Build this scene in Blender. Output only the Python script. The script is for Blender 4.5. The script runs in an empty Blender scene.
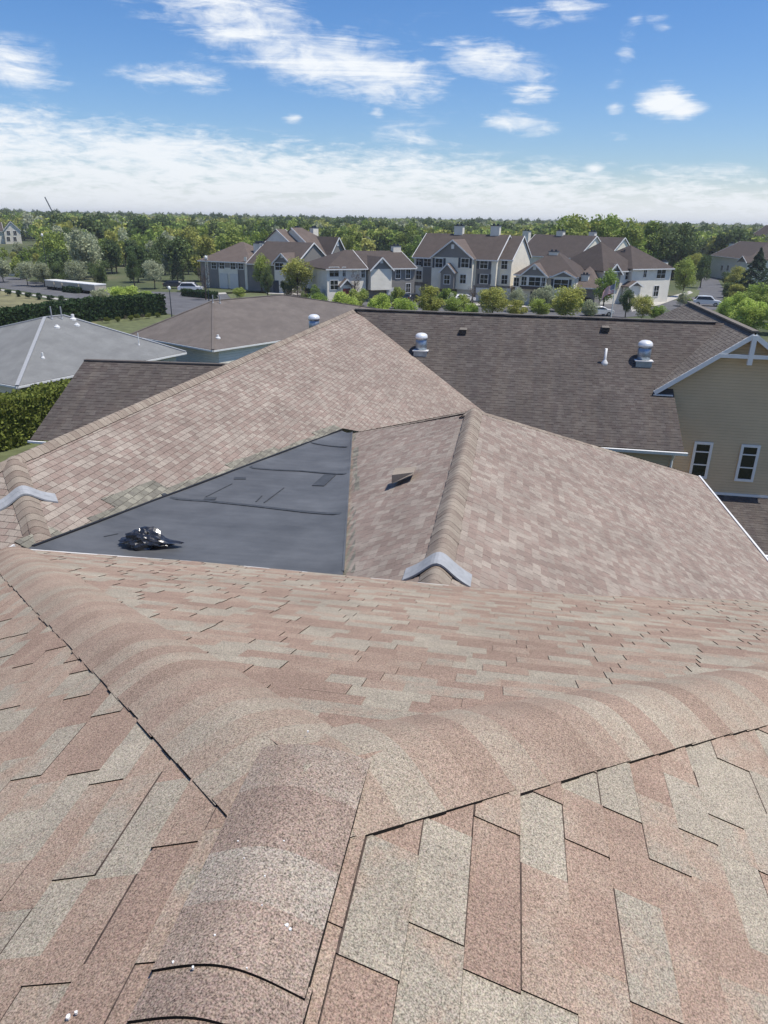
import bpy, bmesh, math, random
import numpy as np
from mathutils import Vector, Matrix
from mathutils.geometry import tessellate_polygon
random.seed(7); rng = np.random.default_rng(7)
R = math.radians
scn = bpy.context.scene
col = scn.collection

# ------------------------------------------------------------------ camera and survey helpers
# World: +Y runs along the near ridge, +X to its right, the camera is the origin, the car park is at z = GZ
FPX = 710.0; AZ = R(9.5); PITCH = R(22.2); ROLL = R(1.0); GZ = -12.5
fwd = np.array([-math.sin(AZ)*math.cos(PITCH), math.cos(AZ)*math.cos(PITCH), -math.sin(PITCH)])
r0 = np.array([math.cos(AZ), math.sin(AZ), 0.0]); u0_ = np.cross(r0, fwd)
rt = r0*math.cos(ROLL)+u0_*math.sin(ROLL); upv = -r0*math.sin(ROLL)+u0_*math.cos(ROLL)
def ray(u, v): return fwd + rt*(u-384)/FPX + upv*(512-v)/FPX
def on_plane(u, v, n, d):
    r = ray(u, v); return r*(d/float(np.dot(n, r)))
def atz(u, v, z): return on_plane(u, v, (0, 0, 1), z)
def gp(u, v, z=GZ):
    p = atz(u, v, z); return (float(p[0]), float(p[1]))
cam = bpy.data.cameras.new('camera'); cam.sensor_fit = 'VERTICAL'; cam.sensor_height = 36; cam.lens = FPX/1024*36
cam.clip_start = .05; cam.clip_end = 20000
co = bpy.data.objects.new('camera', cam); col.objects.link(co)
M = Matrix((rt, upv, -fwd)).transposed().to_4x4(); co.matrix_world = M
scn.camera = co

# ------------------------------------------------------------------ light
SD = Vector((.37, .0, .90)).normalized()
sun = bpy.data.lights.new('sun', 'SUN'); sun.energy = 4.1; sun.angle = R(.5); sun.color = (1, .945, .86)
so = bpy.data.objects.new('sun', sun); col.objects.link(so); so.rotation_euler = SD.to_track_quat('Z', 'Y').to_euler()
so.location = (0, 0, 60)
scn.view_settings.view_transform = 'Standard'; scn.view_settings.look = 'None'; scn.view_settings.exposure = 0.3
scn.view_settings.gamma = 1

# ------------------------------------------------------------------ node helpers
class NT:
    def __init__(s, tree): s.t = tree; s.n = tree.nodes; s.l = tree.links
    def new(s, typ, **kw):
        n = s.n.new(typ)
        for k, v in kw.items(): setattr(n, k, v)
        return n
    def put(s, n, name, v):
        i = n.inputs[name]
        if hasattr(v, 'is_output') or isinstance(v, bpy.types.NodeSocket): s.l.new(v, i)
        else: i.default_value = v
    def math(s, op, a, b=0.0, c=0.0, clamp=False):
        n = s.new('ShaderNodeMath', operation=op, use_clamp=clamp); s.put(n, 0, a); s.put(n, 1, b)
        if op in ('MULTIPLY_ADD', 'COMPARE', 'SMOOTH_MIN'): s.put(n, 2, c)
        return n.outputs[0]
    def noise(s, vec, scale, detail=3, rough=.55, dist=0):
        n = s.new('ShaderNodeTexNoise'); s.put(n, 'Vector', vec); n.inputs['Scale'].default_value = scale
        n.inputs['Detail'].default_value = detail; n.inputs['Roughness'].default_value = rough; n.inputs['Distortion'].default_value = dist
        return n.outputs['Fac']
    def maprange(s, v, a, b, c, d, smooth=False):
        n = s.new('ShaderNodeMapRange'); n.interpolation_type = 'SMOOTHSTEP' if smooth else 'LINEAR'
        s.put(n, 0, v); s.put(n, 1, a); s.put(n, 2, b); s.put(n, 3, c); s.put(n, 4, d); return n.outputs[0]
    def mix(s, f, a, b, bt='MIX'):
        n = s.new('ShaderNodeMix', data_type='RGBA', blend_type=bt)
        s.put(n, 0, f); s.put(n, 6, a if not isinstance(a, tuple) else (*a, 1)[:4]); s.put(n, 7, b if not isinstance(b, tuple) else (*b, 1)[:4])
        return n.outputs[2]
    def ramp(s, f, stops, interp='LINEAR'):
        n = s.new('ShaderNodeValToRGB'); s.put(n, 0, f); r = n.color_ramp; r.interpolation = interp
        while len(r.elements) < len(stops): r.elements.new(.5)
        for e, (p, c) in zip(r.elements, stops): e.position = p; e.color = (*c, 1)
        return n.outputs[0]
    def mapping(s, vec, loc=(0, 0, 0), rot=(0, 0, 0), sc=(1, 1, 1), typ='POINT'):
        n = s.new('ShaderNodeMapping', vector_type=typ); s.put(n, 'Vector', vec); n.inputs['Location'].default_value = loc
        n.inputs['Rotation'].default_value = rot; n.inputs['Scale'].default_value = sc; return n.outputs[0]
def material(name):
    m = bpy.data.materials.new(name); m.use_nodes = True; t = NT(m.node_tree); b = m.node_tree.nodes['Principled BSDF']
    return m, t, b
def objco(t): return t.new('ShaderNodeTexCoord').outputs['Object']
def plain(name, c, rough=.6, metal=0, var=.12, scale=3, spec=.5):
    m, t, b = material(name); o = objco(t)
    f = t.noise(o, scale, 5, .6)
    k = t.maprange(f, .3, .7, 1-var, 1+var)
    vm = t.new('ShaderNodeVectorMath', operation='SCALE'); vm.inputs[0].default_value = c; t.l.new(k, vm.inputs['Scale'])
    t.l.new(vm.outputs[0], b.inputs['Base Color']); b.inputs['Roughness'].default_value = rough
    b.inputs['Metallic'].default_value = metal; b.inputs['Specular IOR Level'].default_value = spec
    return m
def shingle(name, stops, dirt=.0, dirtcol=(.05, .045, .04), grain=.55, moss=0.0, streak=0.0):
    m, t, b = material(name); o = objco(t)
    tone = t.new('ShaderNodeAttribute', attribute_name='tone').outputs['Fac']
    tone = t.math('ADD', tone, t.math('MULTIPLY', t.math('SUBTRACT', t.noise(o, 7, 4, .6), .5), 1.1))
    c = t.ramp(tone, stops)
    g1 = t.noise(o, 230, 2, .7); g2 = t.noise(o, 95, 2, .5)
    k = t.math('ADD', t.maprange(g1, .32, .68, 1-grain, 1+grain), t.maprange(g2, .3, .7, -.16, .16))
    # broad mottling
    n2 = t.noise(o, 1.1, 4, .6); k = t.math('MULTIPLY', k, t.maprange(n2, .3, .7, .86, 1.1))
    vm = t.new('ShaderNodeVectorMath', operation='SCALE'); t.l.new(c, vm.inputs[0]); t.l.new(k, vm.inputs['Scale'])
    out = vm.outputs[0]
    wn = t.new('ShaderNodeTexNoise'); t.put(wn, 'Vector', o); wn.inputs['Scale'].default_value = 170; wn.inputs['Detail'].default_value = 1
    out = t.mix(.16*grain, out, wn.outputs['Color'], 'OVERLAY')
    if dirt:
        d = t.maprange(t.noise(t.mapping(o, sc=(1, .35, 1)), .7, 5, .65), .35, .7, 0, 1)
        out = t.mix(t.math('MULTIPLY', d, dirt), out, dirtcol)
    if streak:
        d = t.maprange(t.noise(t.mapping(o, sc=(2.2, .12, .12)), 1.0, 4, .7), .42, .68, 0, 1)
        out = t.mix(t.math('MULTIPLY', d, streak), out, (.15, .125, .1))
    t.l.new(out, b.inputs['Base Color']); b.inputs['Roughness'].default_value = .95; b.inputs['Specular IOR Level'].default_value = .15
    bp = t.new('ShaderNodeBump'); bp.inputs['Strength'].default_value = .55; bp.inputs['Distance'].default_value = .002
    t.l.new(g1, bp.inputs['Height']); t.l.new(bp.outputs[0], b.inputs['Normal'])
    return m
TAN = (.345, .30, .232); GRY = (.30, .262, .205); RED = (.30, .218, .165); PNK = (.325, .25, .19); DRK = (.235, .185, .15)
M_near = shingle('near_shingle', [(0, TAN), (.3, GRY), (.5, PNK), (.72, RED), (1, (.268, .19, .145))], grain=.58)
M_cap = shingle('near_cap', [(0, (.335, .285, .22)), (.35, (.32, .25, .19)), (.7, (.305, .225, .172)), (1, (.27, .198, .15))], grain=.58)
M_capd = shingle('worn_cap', [(0, (.31, .27, .22)), (.5, (.28, .215, .17)), (1, (.235, .175, .14))], grain=.7)
M_mid = shingle('mid_shingle', [(0, (.35, .30, .25)), (.35, (.29, .245, .205)), (.7, (.275, .21, .175)), (1, (.235, .185, .155))], grain=.4, dirt=.3, dirtcol=(.13, .10, .085))
M_midcap = shingle('mid_cap', [(0, (.30, .255, .205)), (1, (.20, .155, .125))], grain=.4)
M_dark = shingle('stained_shingle', [(0, (.125, .11, .10)), (.5, (.10, .087, .08)), (1, (.088, .072, .067))], grain=.4, dirt=.5, dirtcol=(.055, .050, .048), streak=.3)
M_green = shingle('replacement_shingle', [(0, (.27, .255, .205)), (.5, (.19, .18, .145)), (1, (.15, .14, .118))], grain=.4)
M_light = shingle('weathered_shingle', [(0, (.20, .18, .155)), (1, (.145, .125, .11))], grain=.4, dirt=.4, dirtcol=(.10, .085, .075))
M_edge = plain('asphalt_edge', (.022, .019, .017), .95, spec=.1)
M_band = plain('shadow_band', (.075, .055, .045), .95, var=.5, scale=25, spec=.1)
M_white = plain('white_trim', (.72, .72, .70), .5, var=.05)
M_metal = plain('drip_edge', (.62, .60, .56), .45, var=.08)
M_fascia = plain('fascia', (.42, .38, .31), .7)
M_tan = plain('tan_siding', (.26, .225, .145), .75, var=.06, scale=1.3)
M_glass, tg, bg = material('window_glass')
bg.inputs['Base Color'].default_value = (.012, .014, .016, 1); bg.inputs['Roughness'].default_value = .08
M_galv = plain('galvanised', (.30, .36, .42), .42, .75, var=.2, scale=5)
M_dome = plain('fan_dome', (.80, .81, .80), .3, .25, var=.06)
M_black = plain('black_plastic', (.012, .012, .013), .5)
M_strip = plain('grey_strip', (.30, .31, .32), .8, var=.15, scale=9)
# membrane
M_memb, t, b = material('rubber_membrane'); o = objco(t)
a = t.noise(o, .9, 5, .6); s_ = t.noise(t.mapping(o, rot=(0, 0, .35), sc=(.35, 3.5, 1)), 2.2, 5, .65); sp = t.noise(o, 60, 2, .5)
k = t.math('ADD', t.math('MULTIPLY', a, .55), t.math('ADD', t.math('MULTIPLY', s_, .22), t.math('MULTIPLY', sp, .12)))
t.l.new(t.ramp(k, [(.33, (.066, .069, .072)), (.45, (.092, .096, .10)), (.58, (.125, .13, .135))]), b.inputs['Base Color'])
b.inputs['Roughness'].default_value = .55; b.inputs['Specular IOR Level'].default_value = .35
bp = t.new('ShaderNodeBump'); bp.inputs['Strength'].default_value = .35; bp.inputs['Distance'].default_value = .03
t.l.new(t.noise(o, 2.5, 3, .5), bp.inputs['Height']); t.l.new(bp.outputs[0], b.inputs['Normal'])
M_seam = plain('seam_tape', (.045, .05, .056), .7, var=.3, scale=8)
# bin bag
M_bag, t, b = material('bag_plastic'); o = objco(t)
b.inputs['Base Color'].default_value = (.018, .018, .02, 1); b.inputs['Roughness'].default_value = .24; b.inputs['Specular IOR Level'].default_value = .9
bp = t.new('ShaderNodeBump'); bp.inputs['Strength'].default_value = .35; bp.inputs['Distance'].default_value = .01
t.l.new(t.noise(o, 16, 2, .5, 1.0), bp.inputs['Height']); t.l.new(bp.outputs[0], b.inputs['Normal'])
def lap(name, c, pitch=.15, var=.07):     # horizontal lap siding, relief plus a darker line in the colour at each lap
    m, t, b = material(name); o = objco(t)
    sx = t.new('ShaderNodeSeparateXYZ'); t.l.new(o, sx.inputs[0])
    saw = t.math('FRACT', t.math('DIVIDE', sx.outputs[2], pitch))
    k = t.maprange(t.noise(o, .8, 4, .6), .3, .7, 1-var, 1+var)
    gap = t.maprange(saw, 0, .09, .62, 1)
    vm = t.new('ShaderNodeVectorMath', operation='SCALE'); vm.inputs[0].default_value = c; t.l.new(t.math('MULTIPLY', k, gap), vm.inputs['Scale'])
    t.l.new(vm.outputs[0], b.inputs['Base Color']); b.inputs['Roughness'].default_value = .7; b.inputs['Specular IOR Level'].default_value = .3
    bp = t.new('ShaderNodeBump'); bp.inputs['Strength'].default_value = 1; bp.inputs['Distance'].default_value = .02
    t.l.new(t.math('SUBTRACT', 1.0, saw), bp.inputs['Height']); t.l.new(bp.outputs[0], b.inputs['Normal'])
    return m
M_sid = lap('tan_lap_siding', (.58, .44, .27), .125)
M_cream = lap('cream_lap_siding', (.78, .73, .60), .2)
M_pale = lap('pale_lap_siding', (.74, .70, .60), .2)
M_gsid = lap('grey_lap_siding', (.21, .20, .185), .2)
M_stone, t, b = material('grey_stone_veneer'); o = objco(t)
v = t.new('ShaderNodeTexVoronoi'); t.put(v, 'Vector', t.mapping(o, sc=(1, 1, 2))); v.inputs['Scale'].default_value = 2.2
sx = t.new('ShaderNodeSeparateColor'); t.l.new(v.outputs['Color'], sx.inputs[0])
t.l.new(t.ramp(sx.outputs[0], [(0, (.11, .10, .09)), (1, (.24, .22, .195))]), b.inputs['Base Color']); b.inputs['Roughness'].default_value = .9
M_roof = shingle('townhouse_shingle', [(0, (.088, .072, .064)), (1, (.088, .072, .064))], grain=.3, dirt=.3, dirtcol=(.06, .05, .046))
M_roofr = shingle('townhouse_shingle_brown', [(0, (.135, .108, .093)), (1, (.135, .108, .093))], grain=.3, dirt=.3, dirtcol=(.09, .07, .06))
M_door = plain('red_door', (.12, .02, .018), .5)
M_gar = plain('garage_panel', (.58, .58, .56), .5, var=.04)
M_shut = plain('shutter', (.02, .03, .045), .6)

# ------------------------------------------------------------------ object helpers
def setp(o, label=None, cat=None, group=None, kind=None):
    if label: o['label'] = label
    if cat: o['category'] = cat
    if group: o['group'] = group
    if kind: o['kind'] = kind
    return o
def empty(name, loc, label, cat, group=None, rz=0):
    o = bpy.data.objects.new(name, None); col.objects.link(o); o.location = loc; o.rotation_euler = (0, 0, rz); o.empty_display_size = .3
    return setp(o, label, cat, group)
def linkmesh(name, me, mats, parent=None, smooth=False):
    for m in (mats if isinstance(mats, (list, tuple)) else [mats]): me.materials.append(m)
    o = bpy.data.objects.new(name, me); col.objects.link(o)
    if parent is not None:
        o.parent = parent
        if parent.matrix_basis != Matrix():
            o.matrix_parent_inverse = Matrix()
    if smooth: me.polygons.foreach_set('use_smooth', [True]*len(me.polygons))
    return o
class MB:
    def __init__(s): s.v = []; s.f = []; s.mi = []; s.sm = False
    def add(s, vs, fs, mi=0):
        k = len(s.v); s.v += [tuple(map(float, p)) for p in vs]; s.f += [tuple(k+i for i in f) for f in fs]; s.mi += [mi]*len(fs); return s
    def box(s, x0, x1, y0, y1, z0, z1, mi=0):
        return s.add([(x, y, z) for z in (z0, z1) for y in (y0, y1) for x in (x0, x1)],
                     [(0, 2, 3, 1), (4, 5, 7, 6), (0, 1, 5, 4), (2, 6, 7, 3), (0, 4, 6, 2), (1, 3, 7, 5)], mi)
    def beam(s, a, b, w, h, up=(0, 0, 1), mi=0):
        a = Vector(a); b = Vector(b); d = (b-a).normalized(); sd = d.cross(Vector(up)).normalized(); u = sd.cross(d)
        vs = [p+sd*(w/2*i)+u*(h/2*j) for p in (a, b) for j in (-1, 1) for i in (-1, 1)]
        return s.add(vs, [(0, 2, 3, 1), (4, 5, 7, 6), (0, 1, 5, 4), (2, 6, 7, 3), (0, 4, 6, 2), (1, 3, 7, 5)], mi)
    def lathe(s, c, prof, n=16, mi=0):
        vs = []; fs = []
        for r, z in prof:
            for i in range(n): a = 2*math.pi*i/n; vs.append((c[0]+r*math.cos(a), c[1]+r*math.sin(a), c[2]+z))
        for j in range(len(prof)-1):
            for i in range(n): fs.append((j*n+i, j*n+(i+1) % n, (j+1)*n+(i+1) % n, (j+1)*n+i))
        fs.append(tuple(range(n))[::-1]); fs.append(tuple((len(prof)-1)*n+i for i in range(n)))
        return s.add(vs, fs, mi)
    def tube(s, pts, r, n=6, mi=0):
        for a, b in zip(pts[:-1], pts[1:]):
            a = Vector(a); b = Vector(b); d = (b-a).normalized(); x = d.orthogonal().normalized(); y = d.cross(x)
            ra, rb = (r if isinstance(r, tuple) else (r, r))
            vs = [p+(x*math.cos(2*math.pi*i/n)+y*math.sin(2*math.pi*i/n))*q for p, q in ((a, ra), (b, rb)) for i in range(n)]
            s.add(vs, [(i, (i+1) % n, n+(i+1) % n, n+i) for i in range(n)]+[tuple(range(n))[::-1], tuple(range(n, 2*n))], mi)
        return s
    def prism(s, poly, vec, mi=0):     # polygon extruded along vec
        n = len(poly); vs = [Vector(p) for p in poly]; vs = vs+[p+Vector(vec) for p in vs]
        return s.add(vs, [tuple(range(n))[::-1], tuple(range(n, 2*n))]+[(i, (i+1) % n, n+(i+1) % n, n+i) for i in range(n)], mi)
    def build(s, name, mats, parent=None, smooth=False, fix=True):
        me = bpy.data.meshes.new(name); me.from_pydata(s.v, [], s.f)
        me.polygons.foreach_set('material_index', s.mi)
        if fix:
            bm = bmesh.new(); bm.from_mesh(me); bmesh.ops.recalc_face_normals(bm, faces=bm.faces); bm.to_mesh(me); bm.free()
        return linkmesh(name, me, mats, parent, smooth)

# ------------------------------------------------------------------ shingled roof plane: every tab is a slab with a thickness
EXPO = .143
def tabs(name, poly, mats, parent, expo=EXPO, wmin=.10, wmax=.36, tones=(0, 1), thick=.0048, offset=0.0, grid=0, band=False):
    P = [Vector(p) for p in poly]; n = Vector((0, 0, 0))
    for i in range(len(P)):                         # Newell normal
        a, b = P[i], P[(i+1) % len(P)]
        n += Vector(((a.y-b.y)*(a.z+b.z), (a.z-b.z)*(a.x+b.x), (a.x-b.x)*(a.y+b.y)))
    n.normalize()
    if n.z < 0: n = -n; P = P[::-1]
    up = Vector((0, 0, 1)); vdir = (up-n*up.dot(n)).normalized(); udir = vdir.cross(n).normalized()
    O = P[0]; uv = [((p-O).dot(udir), (p-O).dot(vdir)) for p in P]
    us = [a for a, _ in uv]; vs_ = [b for _, b in uv]; u0, u1, v0, v1 = min(us), max(us), min(vs_), max(vs_)
    V = []; F = []; mi = []; tn = []
    V += [O+udir*a+vdir*b for a, b in uv]; F.append(tuple(range(len(P)))); mi.append(1); tn.append(.5)
    row = 0; v = v0-.02
    lib = list(tones)
    while v < v1:
        # cheap row extent
        xs = []
        for vv in (v, v+expo):
            vv = min(max(vv, v0+1e-4), v1-1e-4)
            for i in range(len(uv)):
                (a, b), (c, d) = uv[i], uv[(i+1) % len(uv)]
                if (b-vv)*(d-vv) < 0: xs.append(a+(c-a)*(vv-b)/(d-b))
        if xs:
            ra, rb = min(xs)-.5, max(xs)+.5
            u = ra-random.random()*.3; lvl = 0; tone = random.random()
            if grid: u = ra-(ra % grid)-grid*(.5 if row % 2 else 0)+random.uniform(-.01, .01)
            while u < rb:
                w = random.uniform(wmin, wmax) if not grid else grid*random.uniform(.97, 1.03)
                r = random.random()
                if r < .93:
                    t2 = random.random()
                    if abs(t2-tone) < .25: t2 = random.random()
                    tone = lib[0]+(lib[1]-lib[0])*t2
                lvl = (1-lvl) if random.random() < .85 else lvl
                if grid: tone = lib[0]+(lib[1]-lib[0])*random.random(); lvl = lvl*.35
                h0 = offset+.008+thick*lvl; h1 = offset+.001+thick*lvl
                k = len(V); e = v+expo+.012; jit = random.uniform(-.003, .003)
                gp_ = .004 if grid else 0
                q = [(u, v+jit), (u+w-gp_, v+jit), (u+w-gp_, e), (u, e)]
                hs = [h0, h0, h1, h1]
                V += [O+udir*a+vdir*b+n*h for (a, b), h in zip(q, hs)]+[O+udir*a+vdir*(b-(.0045 if i_ < 2 else 0))+n*max(offset, h-.011) for i_, ((a, b), h) in enumerate(zip(q, hs))]
                F += [(k, k+1, k+2, k+3), (k, k+4, k+5, k+1), (k+1, k+5, k+6, k+2), (k+3, k+7, k+4, k)]
                mi += [0, 1, 1, 1]; tn += [tone]*4
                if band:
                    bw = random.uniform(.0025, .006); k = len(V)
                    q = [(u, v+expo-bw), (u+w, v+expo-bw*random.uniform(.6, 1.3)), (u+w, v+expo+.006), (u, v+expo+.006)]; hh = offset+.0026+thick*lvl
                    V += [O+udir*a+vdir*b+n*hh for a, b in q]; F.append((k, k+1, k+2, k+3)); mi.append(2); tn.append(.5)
                u += w
        v += expo; row += 1
    me = bpy.data.meshes.new(name); me.from_pydata([tuple(p) for p in V], [], F); me.polygons.foreach_set('material_index', mi)
    at = me.attributes.new('tone', 'FLOAT', 'FACE'); at.data.foreach_set('value', tn)
    def clip(bm, loop):
        cen = sum(loop, Vector())/len(loop)
        for i in range(len(loop)):
            a, b = loop[i], loop[(i+1) % len(loop)]
            pn = (b-a).cross(Vector((0, 0, 1)))
            if pn.length < 1e-6: continue
            pn.normalize()
            if (cen-a).dot(pn) > 0: pn = -pn
            bmesh.ops.bisect_plane(bm, geom=bm.verts[:]+bm.edges[:]+bm.faces[:], plane_co=a, plane_no=pn, clear_outer=True, dist=1e-6)
    sg = [(P[(i+1) % len(P)]-P[i]).cross(P[(i+2) % len(P)]-P[(i+1) % len(P)]).z for i in range(len(P))]
    if all(q > -1e-4 for q in sg): pieces = [P]
    else: pieces = [[P[i] for i in tri] for tri in tessellate_polygon([[Vector((p.x, p.y, 0)) for p in P]])]
    out = bmesh.new()
    for pc in pieces:
        bm = bmesh.new(); bm.from_mesh(me); clip(bm, pc); tmp = bpy.data.meshes.new('tmp'); bm.to_mesh(tmp); bm.free(); out.from_mesh(tmp); bpy.data.meshes.remove(tmp)
    out.to_mesh(me); out.free()
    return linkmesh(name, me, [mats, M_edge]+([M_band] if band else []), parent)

def softmin(zs, k=.03):
    m = min(zs); return m-k*math.log(sum(math.exp(-(z-m)/k) for z in zs))
def cap(name, P, Q, hf, mat, parent, expo=.2, half=.155, bulge=.035, butt='near', cuts=None, tone=(0, 1), base=.018, nw=12, jag=.004, edge=True, step=.007, tonefn=None, taper=0, endup=0, sidemi=1):
    """overlapping bent cap pieces from P to Q (plan); butt ends face P ('near') or Q ('far')"""
    P = Vector(P[:2]); Q = Vector(Q[:2]); L = (Q-P).length; d = (Q-P)/L; s = Vector((d.y, -d.x))
    if cuts is None:
        cuts = [0]; 
        while cuts[-1] < L: cuts.append(cuts[-1]+expo*random.uniform(.96, 1.04))
    V = []; F = []; mi = []; tn = []
    prev = -1
    for a, b in zip(cuts[:-1], cuts[1:]):
        tv = random.uniform(*tone)
        if abs(tv-prev) < .15*(tone[1]-tone[0]): tv = random.uniform(*tone)
        prev = tv
        if butt == 'near': b2 = b+.03; a2 = a
        else: a2 = a-.03; b2 = b
        wj = half+random.uniform(-jag, jag); sj = random.uniform(-jag, jag)
        nu = max(2, int((b2-a2)/.05)+1); k = len(V)
        for i in range(nu+1):
            tt = i/nu; u = a2+(b2-a2)*tt
            lift = base+(step*(1-tt) if butt == 'near' else step*tt)
            kb = 1.0
            if taper: kb = .25+.75*min(1, max(0, (L-u)/taper))
            if endup: lift += .014*max(0, 1-max(0, L-.04-u)/endup)
            for j in range(nw+1):
                w = (-1+2*j/nw); x = P+d*u+s*(w*wj+sj)
                V.append((x.x, x.y, hf(x.x, x.y)+lift+bulge*kb*(1-w*w)**1.3 if abs(w) < 1 else hf(x.x, x.y)+lift))
        row = nw+1
        for i in range(nu):
            for j in range(nw): F.append((k+i*row+j, k+i*row+j+1, k+(i+1)*row+j+1, k+(i+1)*row+j)); mi.append(0); tn.append(tv if tonefn is None else tonefn(a2+(b2-a2)*(i+.5)/nu, j))
        # skirts
        def skirt(idx, drop, smi=1):
            kk = len(V); ni = len(idx)
            for q in idx: V.append(V[q])
            for q in idx: V.append((V[q][0], V[q][1], V[q][2]-drop))
            for m_ in range(ni-1): F.append((kk+m_, kk+m_+1, kk+ni+m_+1, kk+ni+m_)); mi.append(smi); tn.append(.5)
        skirt([k+i*row for i in range(nu+1)], .03, sidemi); skirt([k+i*row+nw for i in range(nu+1)], .03)
        if butt == 'near': skirt([k+j for j in range(row)], .012)
        else: skirt([k+nu*row+j for j in range(row)], .012)
    me = bpy.data.meshes.new(name); me.from_pydata(V, [], F); me.polygons.foreach_set('material_index', mi)
    at = me.attributes.new('tone', 'FLOAT', 'FACE'); at.data.foreach_set('value', tn)
    me.polygons.foreach_set('use_smooth', [m_ == 0 for m_ in mi])
    o = linkmesh(name, me, [mat, M_edge], None)
    o.parent = parent
    return o

# ================================================================== OUR BUILDING
APT = empty('apartment_building', (0, 0, 0), 'shingled apartment building whose hipped roofs fill the foreground and middle', 'building')
# ---- near roof: ridge along +Y ending at J, two hips at 45 degrees
J = Vector((-.44, 1.44, -1.35)); S1 = .42
zl = lambda x, y: J.z+S1*(x-J.x); zr = lambda x, y: J.z-S1*(x-J.x); ze = lambda x, y: J.z-S1*(y-J.y)
hn = lambda x, y: softmin([zl(x, y), zr(x, y), ze(x, y)], .035)
p3 = lambda f, x, y: (x, y, f(x, y))
XL = -5.12; YB = -6.0; XR = 7.9
EY = 6.55                                            # eave of the hip end (left part)
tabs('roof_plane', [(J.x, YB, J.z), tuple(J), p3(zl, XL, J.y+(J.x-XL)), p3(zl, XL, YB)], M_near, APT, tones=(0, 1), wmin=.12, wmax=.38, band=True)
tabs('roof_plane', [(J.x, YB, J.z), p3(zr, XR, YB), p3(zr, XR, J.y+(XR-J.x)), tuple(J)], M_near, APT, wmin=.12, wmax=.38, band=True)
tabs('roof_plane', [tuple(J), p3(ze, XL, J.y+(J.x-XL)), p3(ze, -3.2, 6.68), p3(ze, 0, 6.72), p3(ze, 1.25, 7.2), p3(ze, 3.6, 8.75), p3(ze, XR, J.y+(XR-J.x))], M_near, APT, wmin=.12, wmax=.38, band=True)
cap('ridge_cap', (J.x, -1.5), (J.x, 1.50), hn, M_capd, APT, half=.158, bulge=.010, butt='near',
    cuts=[0, .45, .9, 1.35, 1.8, 2.15, 2.275, 2.375, 3.02], endup=.3, tonefn=lambda u, j: (.9 if u < 2.375 else .55 if u < 2.50 else .15 if u < 2.66 else .8 if u < 2.86 else .3), base=.021, tone=(0, 1), nw=16, sidemi=0, step=.011)
cap('hip_cap', (XL+.02, J.y+(J.x-XL)-.02), (J.x-.0, J.y), hn, M_cap, APT, expo=.145, half=.22, bulge=.031, butt='near', base=.014, jag=.004, step=.0045, taper=.45)
cap('hip_cap', (XR-.02, J.y+(XR-J.x)-.02), (J.x+.0, J.y), hn, M_cap, APT, expo=.145, half=.22, bulge=.031, butt='near', base=.014, jag=.004, step=.0045, taper=.45)
# chips and a cracked tip on the worn ridge
mb = MB()
for u, v, r in ((296, 782, .007), (300, 780, .008), (291, 783, .005), (252, 813, .003), (284, 808, .003), (306, 821, .0035), (238, 841, .002), (265, 876, .002), (284, 841, .002), (287, 925, .0045), (290, 929, .003),
                (215, 935, .002), (173, 962, .0025), (301, 797, .002), (318, 774, .002), (331, 803, .0015), (308, 731, .0025), (247, 968, .0015), (193, 967, .0025), (262, 905, .0015), (244, 858, .0015), (68, 1016, .005), (76, 1012, .003)):
    p = None
    z = -1.31
    for _ in range(12):
        p = atz(u, v, z); w_ = min(1, abs(p[0]-J.x)/.158); z = hn(p[0], p[1])+(.0225+.011*max(0, 1-max(0, p[1]-.875)/.7)+.010*(1-w_*w_)**1.3 if w_ < 1 and p[1] < 1.5 else .02 if p[1] < 1.5 else .05)
    n = 7; ph = random.random()*6
    vs = [(p[0]+r*random.uniform(.6, 1.3)*math.cos(ph+i*6.283/n), p[1]+r*random.uniform(.6, 1.3)*math.sin(ph+i*6.283/n), z+.0012) for i in range(n)]
    mb.add(vs+[(a, b, c-.006) for a, b, c in vs], [tuple(range(n))]+[(i, (i+1) % n, n+(i+1) % n, n+i) for i in range(n)])
setp(mb.build('chalky_spots', M_white, APT), kind='stuff')
# fascia, drip edge, body under the near roof
def eave_trim(name, a, b, parent, mat=M_metal, h=.05, w=.02, dz=-.022):
    MB().beam(Vector(a)+Vector((0, 0, dz)), Vector(b)+Vector((0, 0, dz)), w, h).build(name, mat, parent)
eave_trim('drip_edge', p3(ze, XL, 6.27), p3(ze, -3.2, 6.69), APT); eave_trim('drip_edge', p3(ze, -3.2, 6.69), p3(ze, 0, 6.73), APT)
eave_trim('drip_edge', p3(zl, XL-.01, YB), p3(zl, XL-.01, 6.25), APT)
def body(name, poly, z0, z1, mat, parent): return MB().prism([(x, y, z0) for x, y in poly], (0, 0, z1-z0)).build(name, mat, parent)
body('wall', [(XL+.5, YB+.4), (XR-.5, YB+.4), (XR-.5, 7.3), (.3, 6.3), (XL+.5, 5.9)], -15, -5.2, M_sid, APT)

# ---- middle roofs
def pl(u, v, n, d): return Vector(on_plane(u, v, n, d))
CX = -.63; ZC = -3.9; SM = .5
cD = lambda x, y: ZC-SM*(x-CX); cE = lambda x, y: ZC+SM*(x-CX)
CY = 15.85; cH = lambda x, y: ZC-.5*(y-CY)*1.0
hc = lambda x, y: softmin([cD(x, y), cE(x, y), cH(x, y)], .03)
Dc = Vector(p3(cD, CX+6.95, CY+6.95+.2)); 
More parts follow.
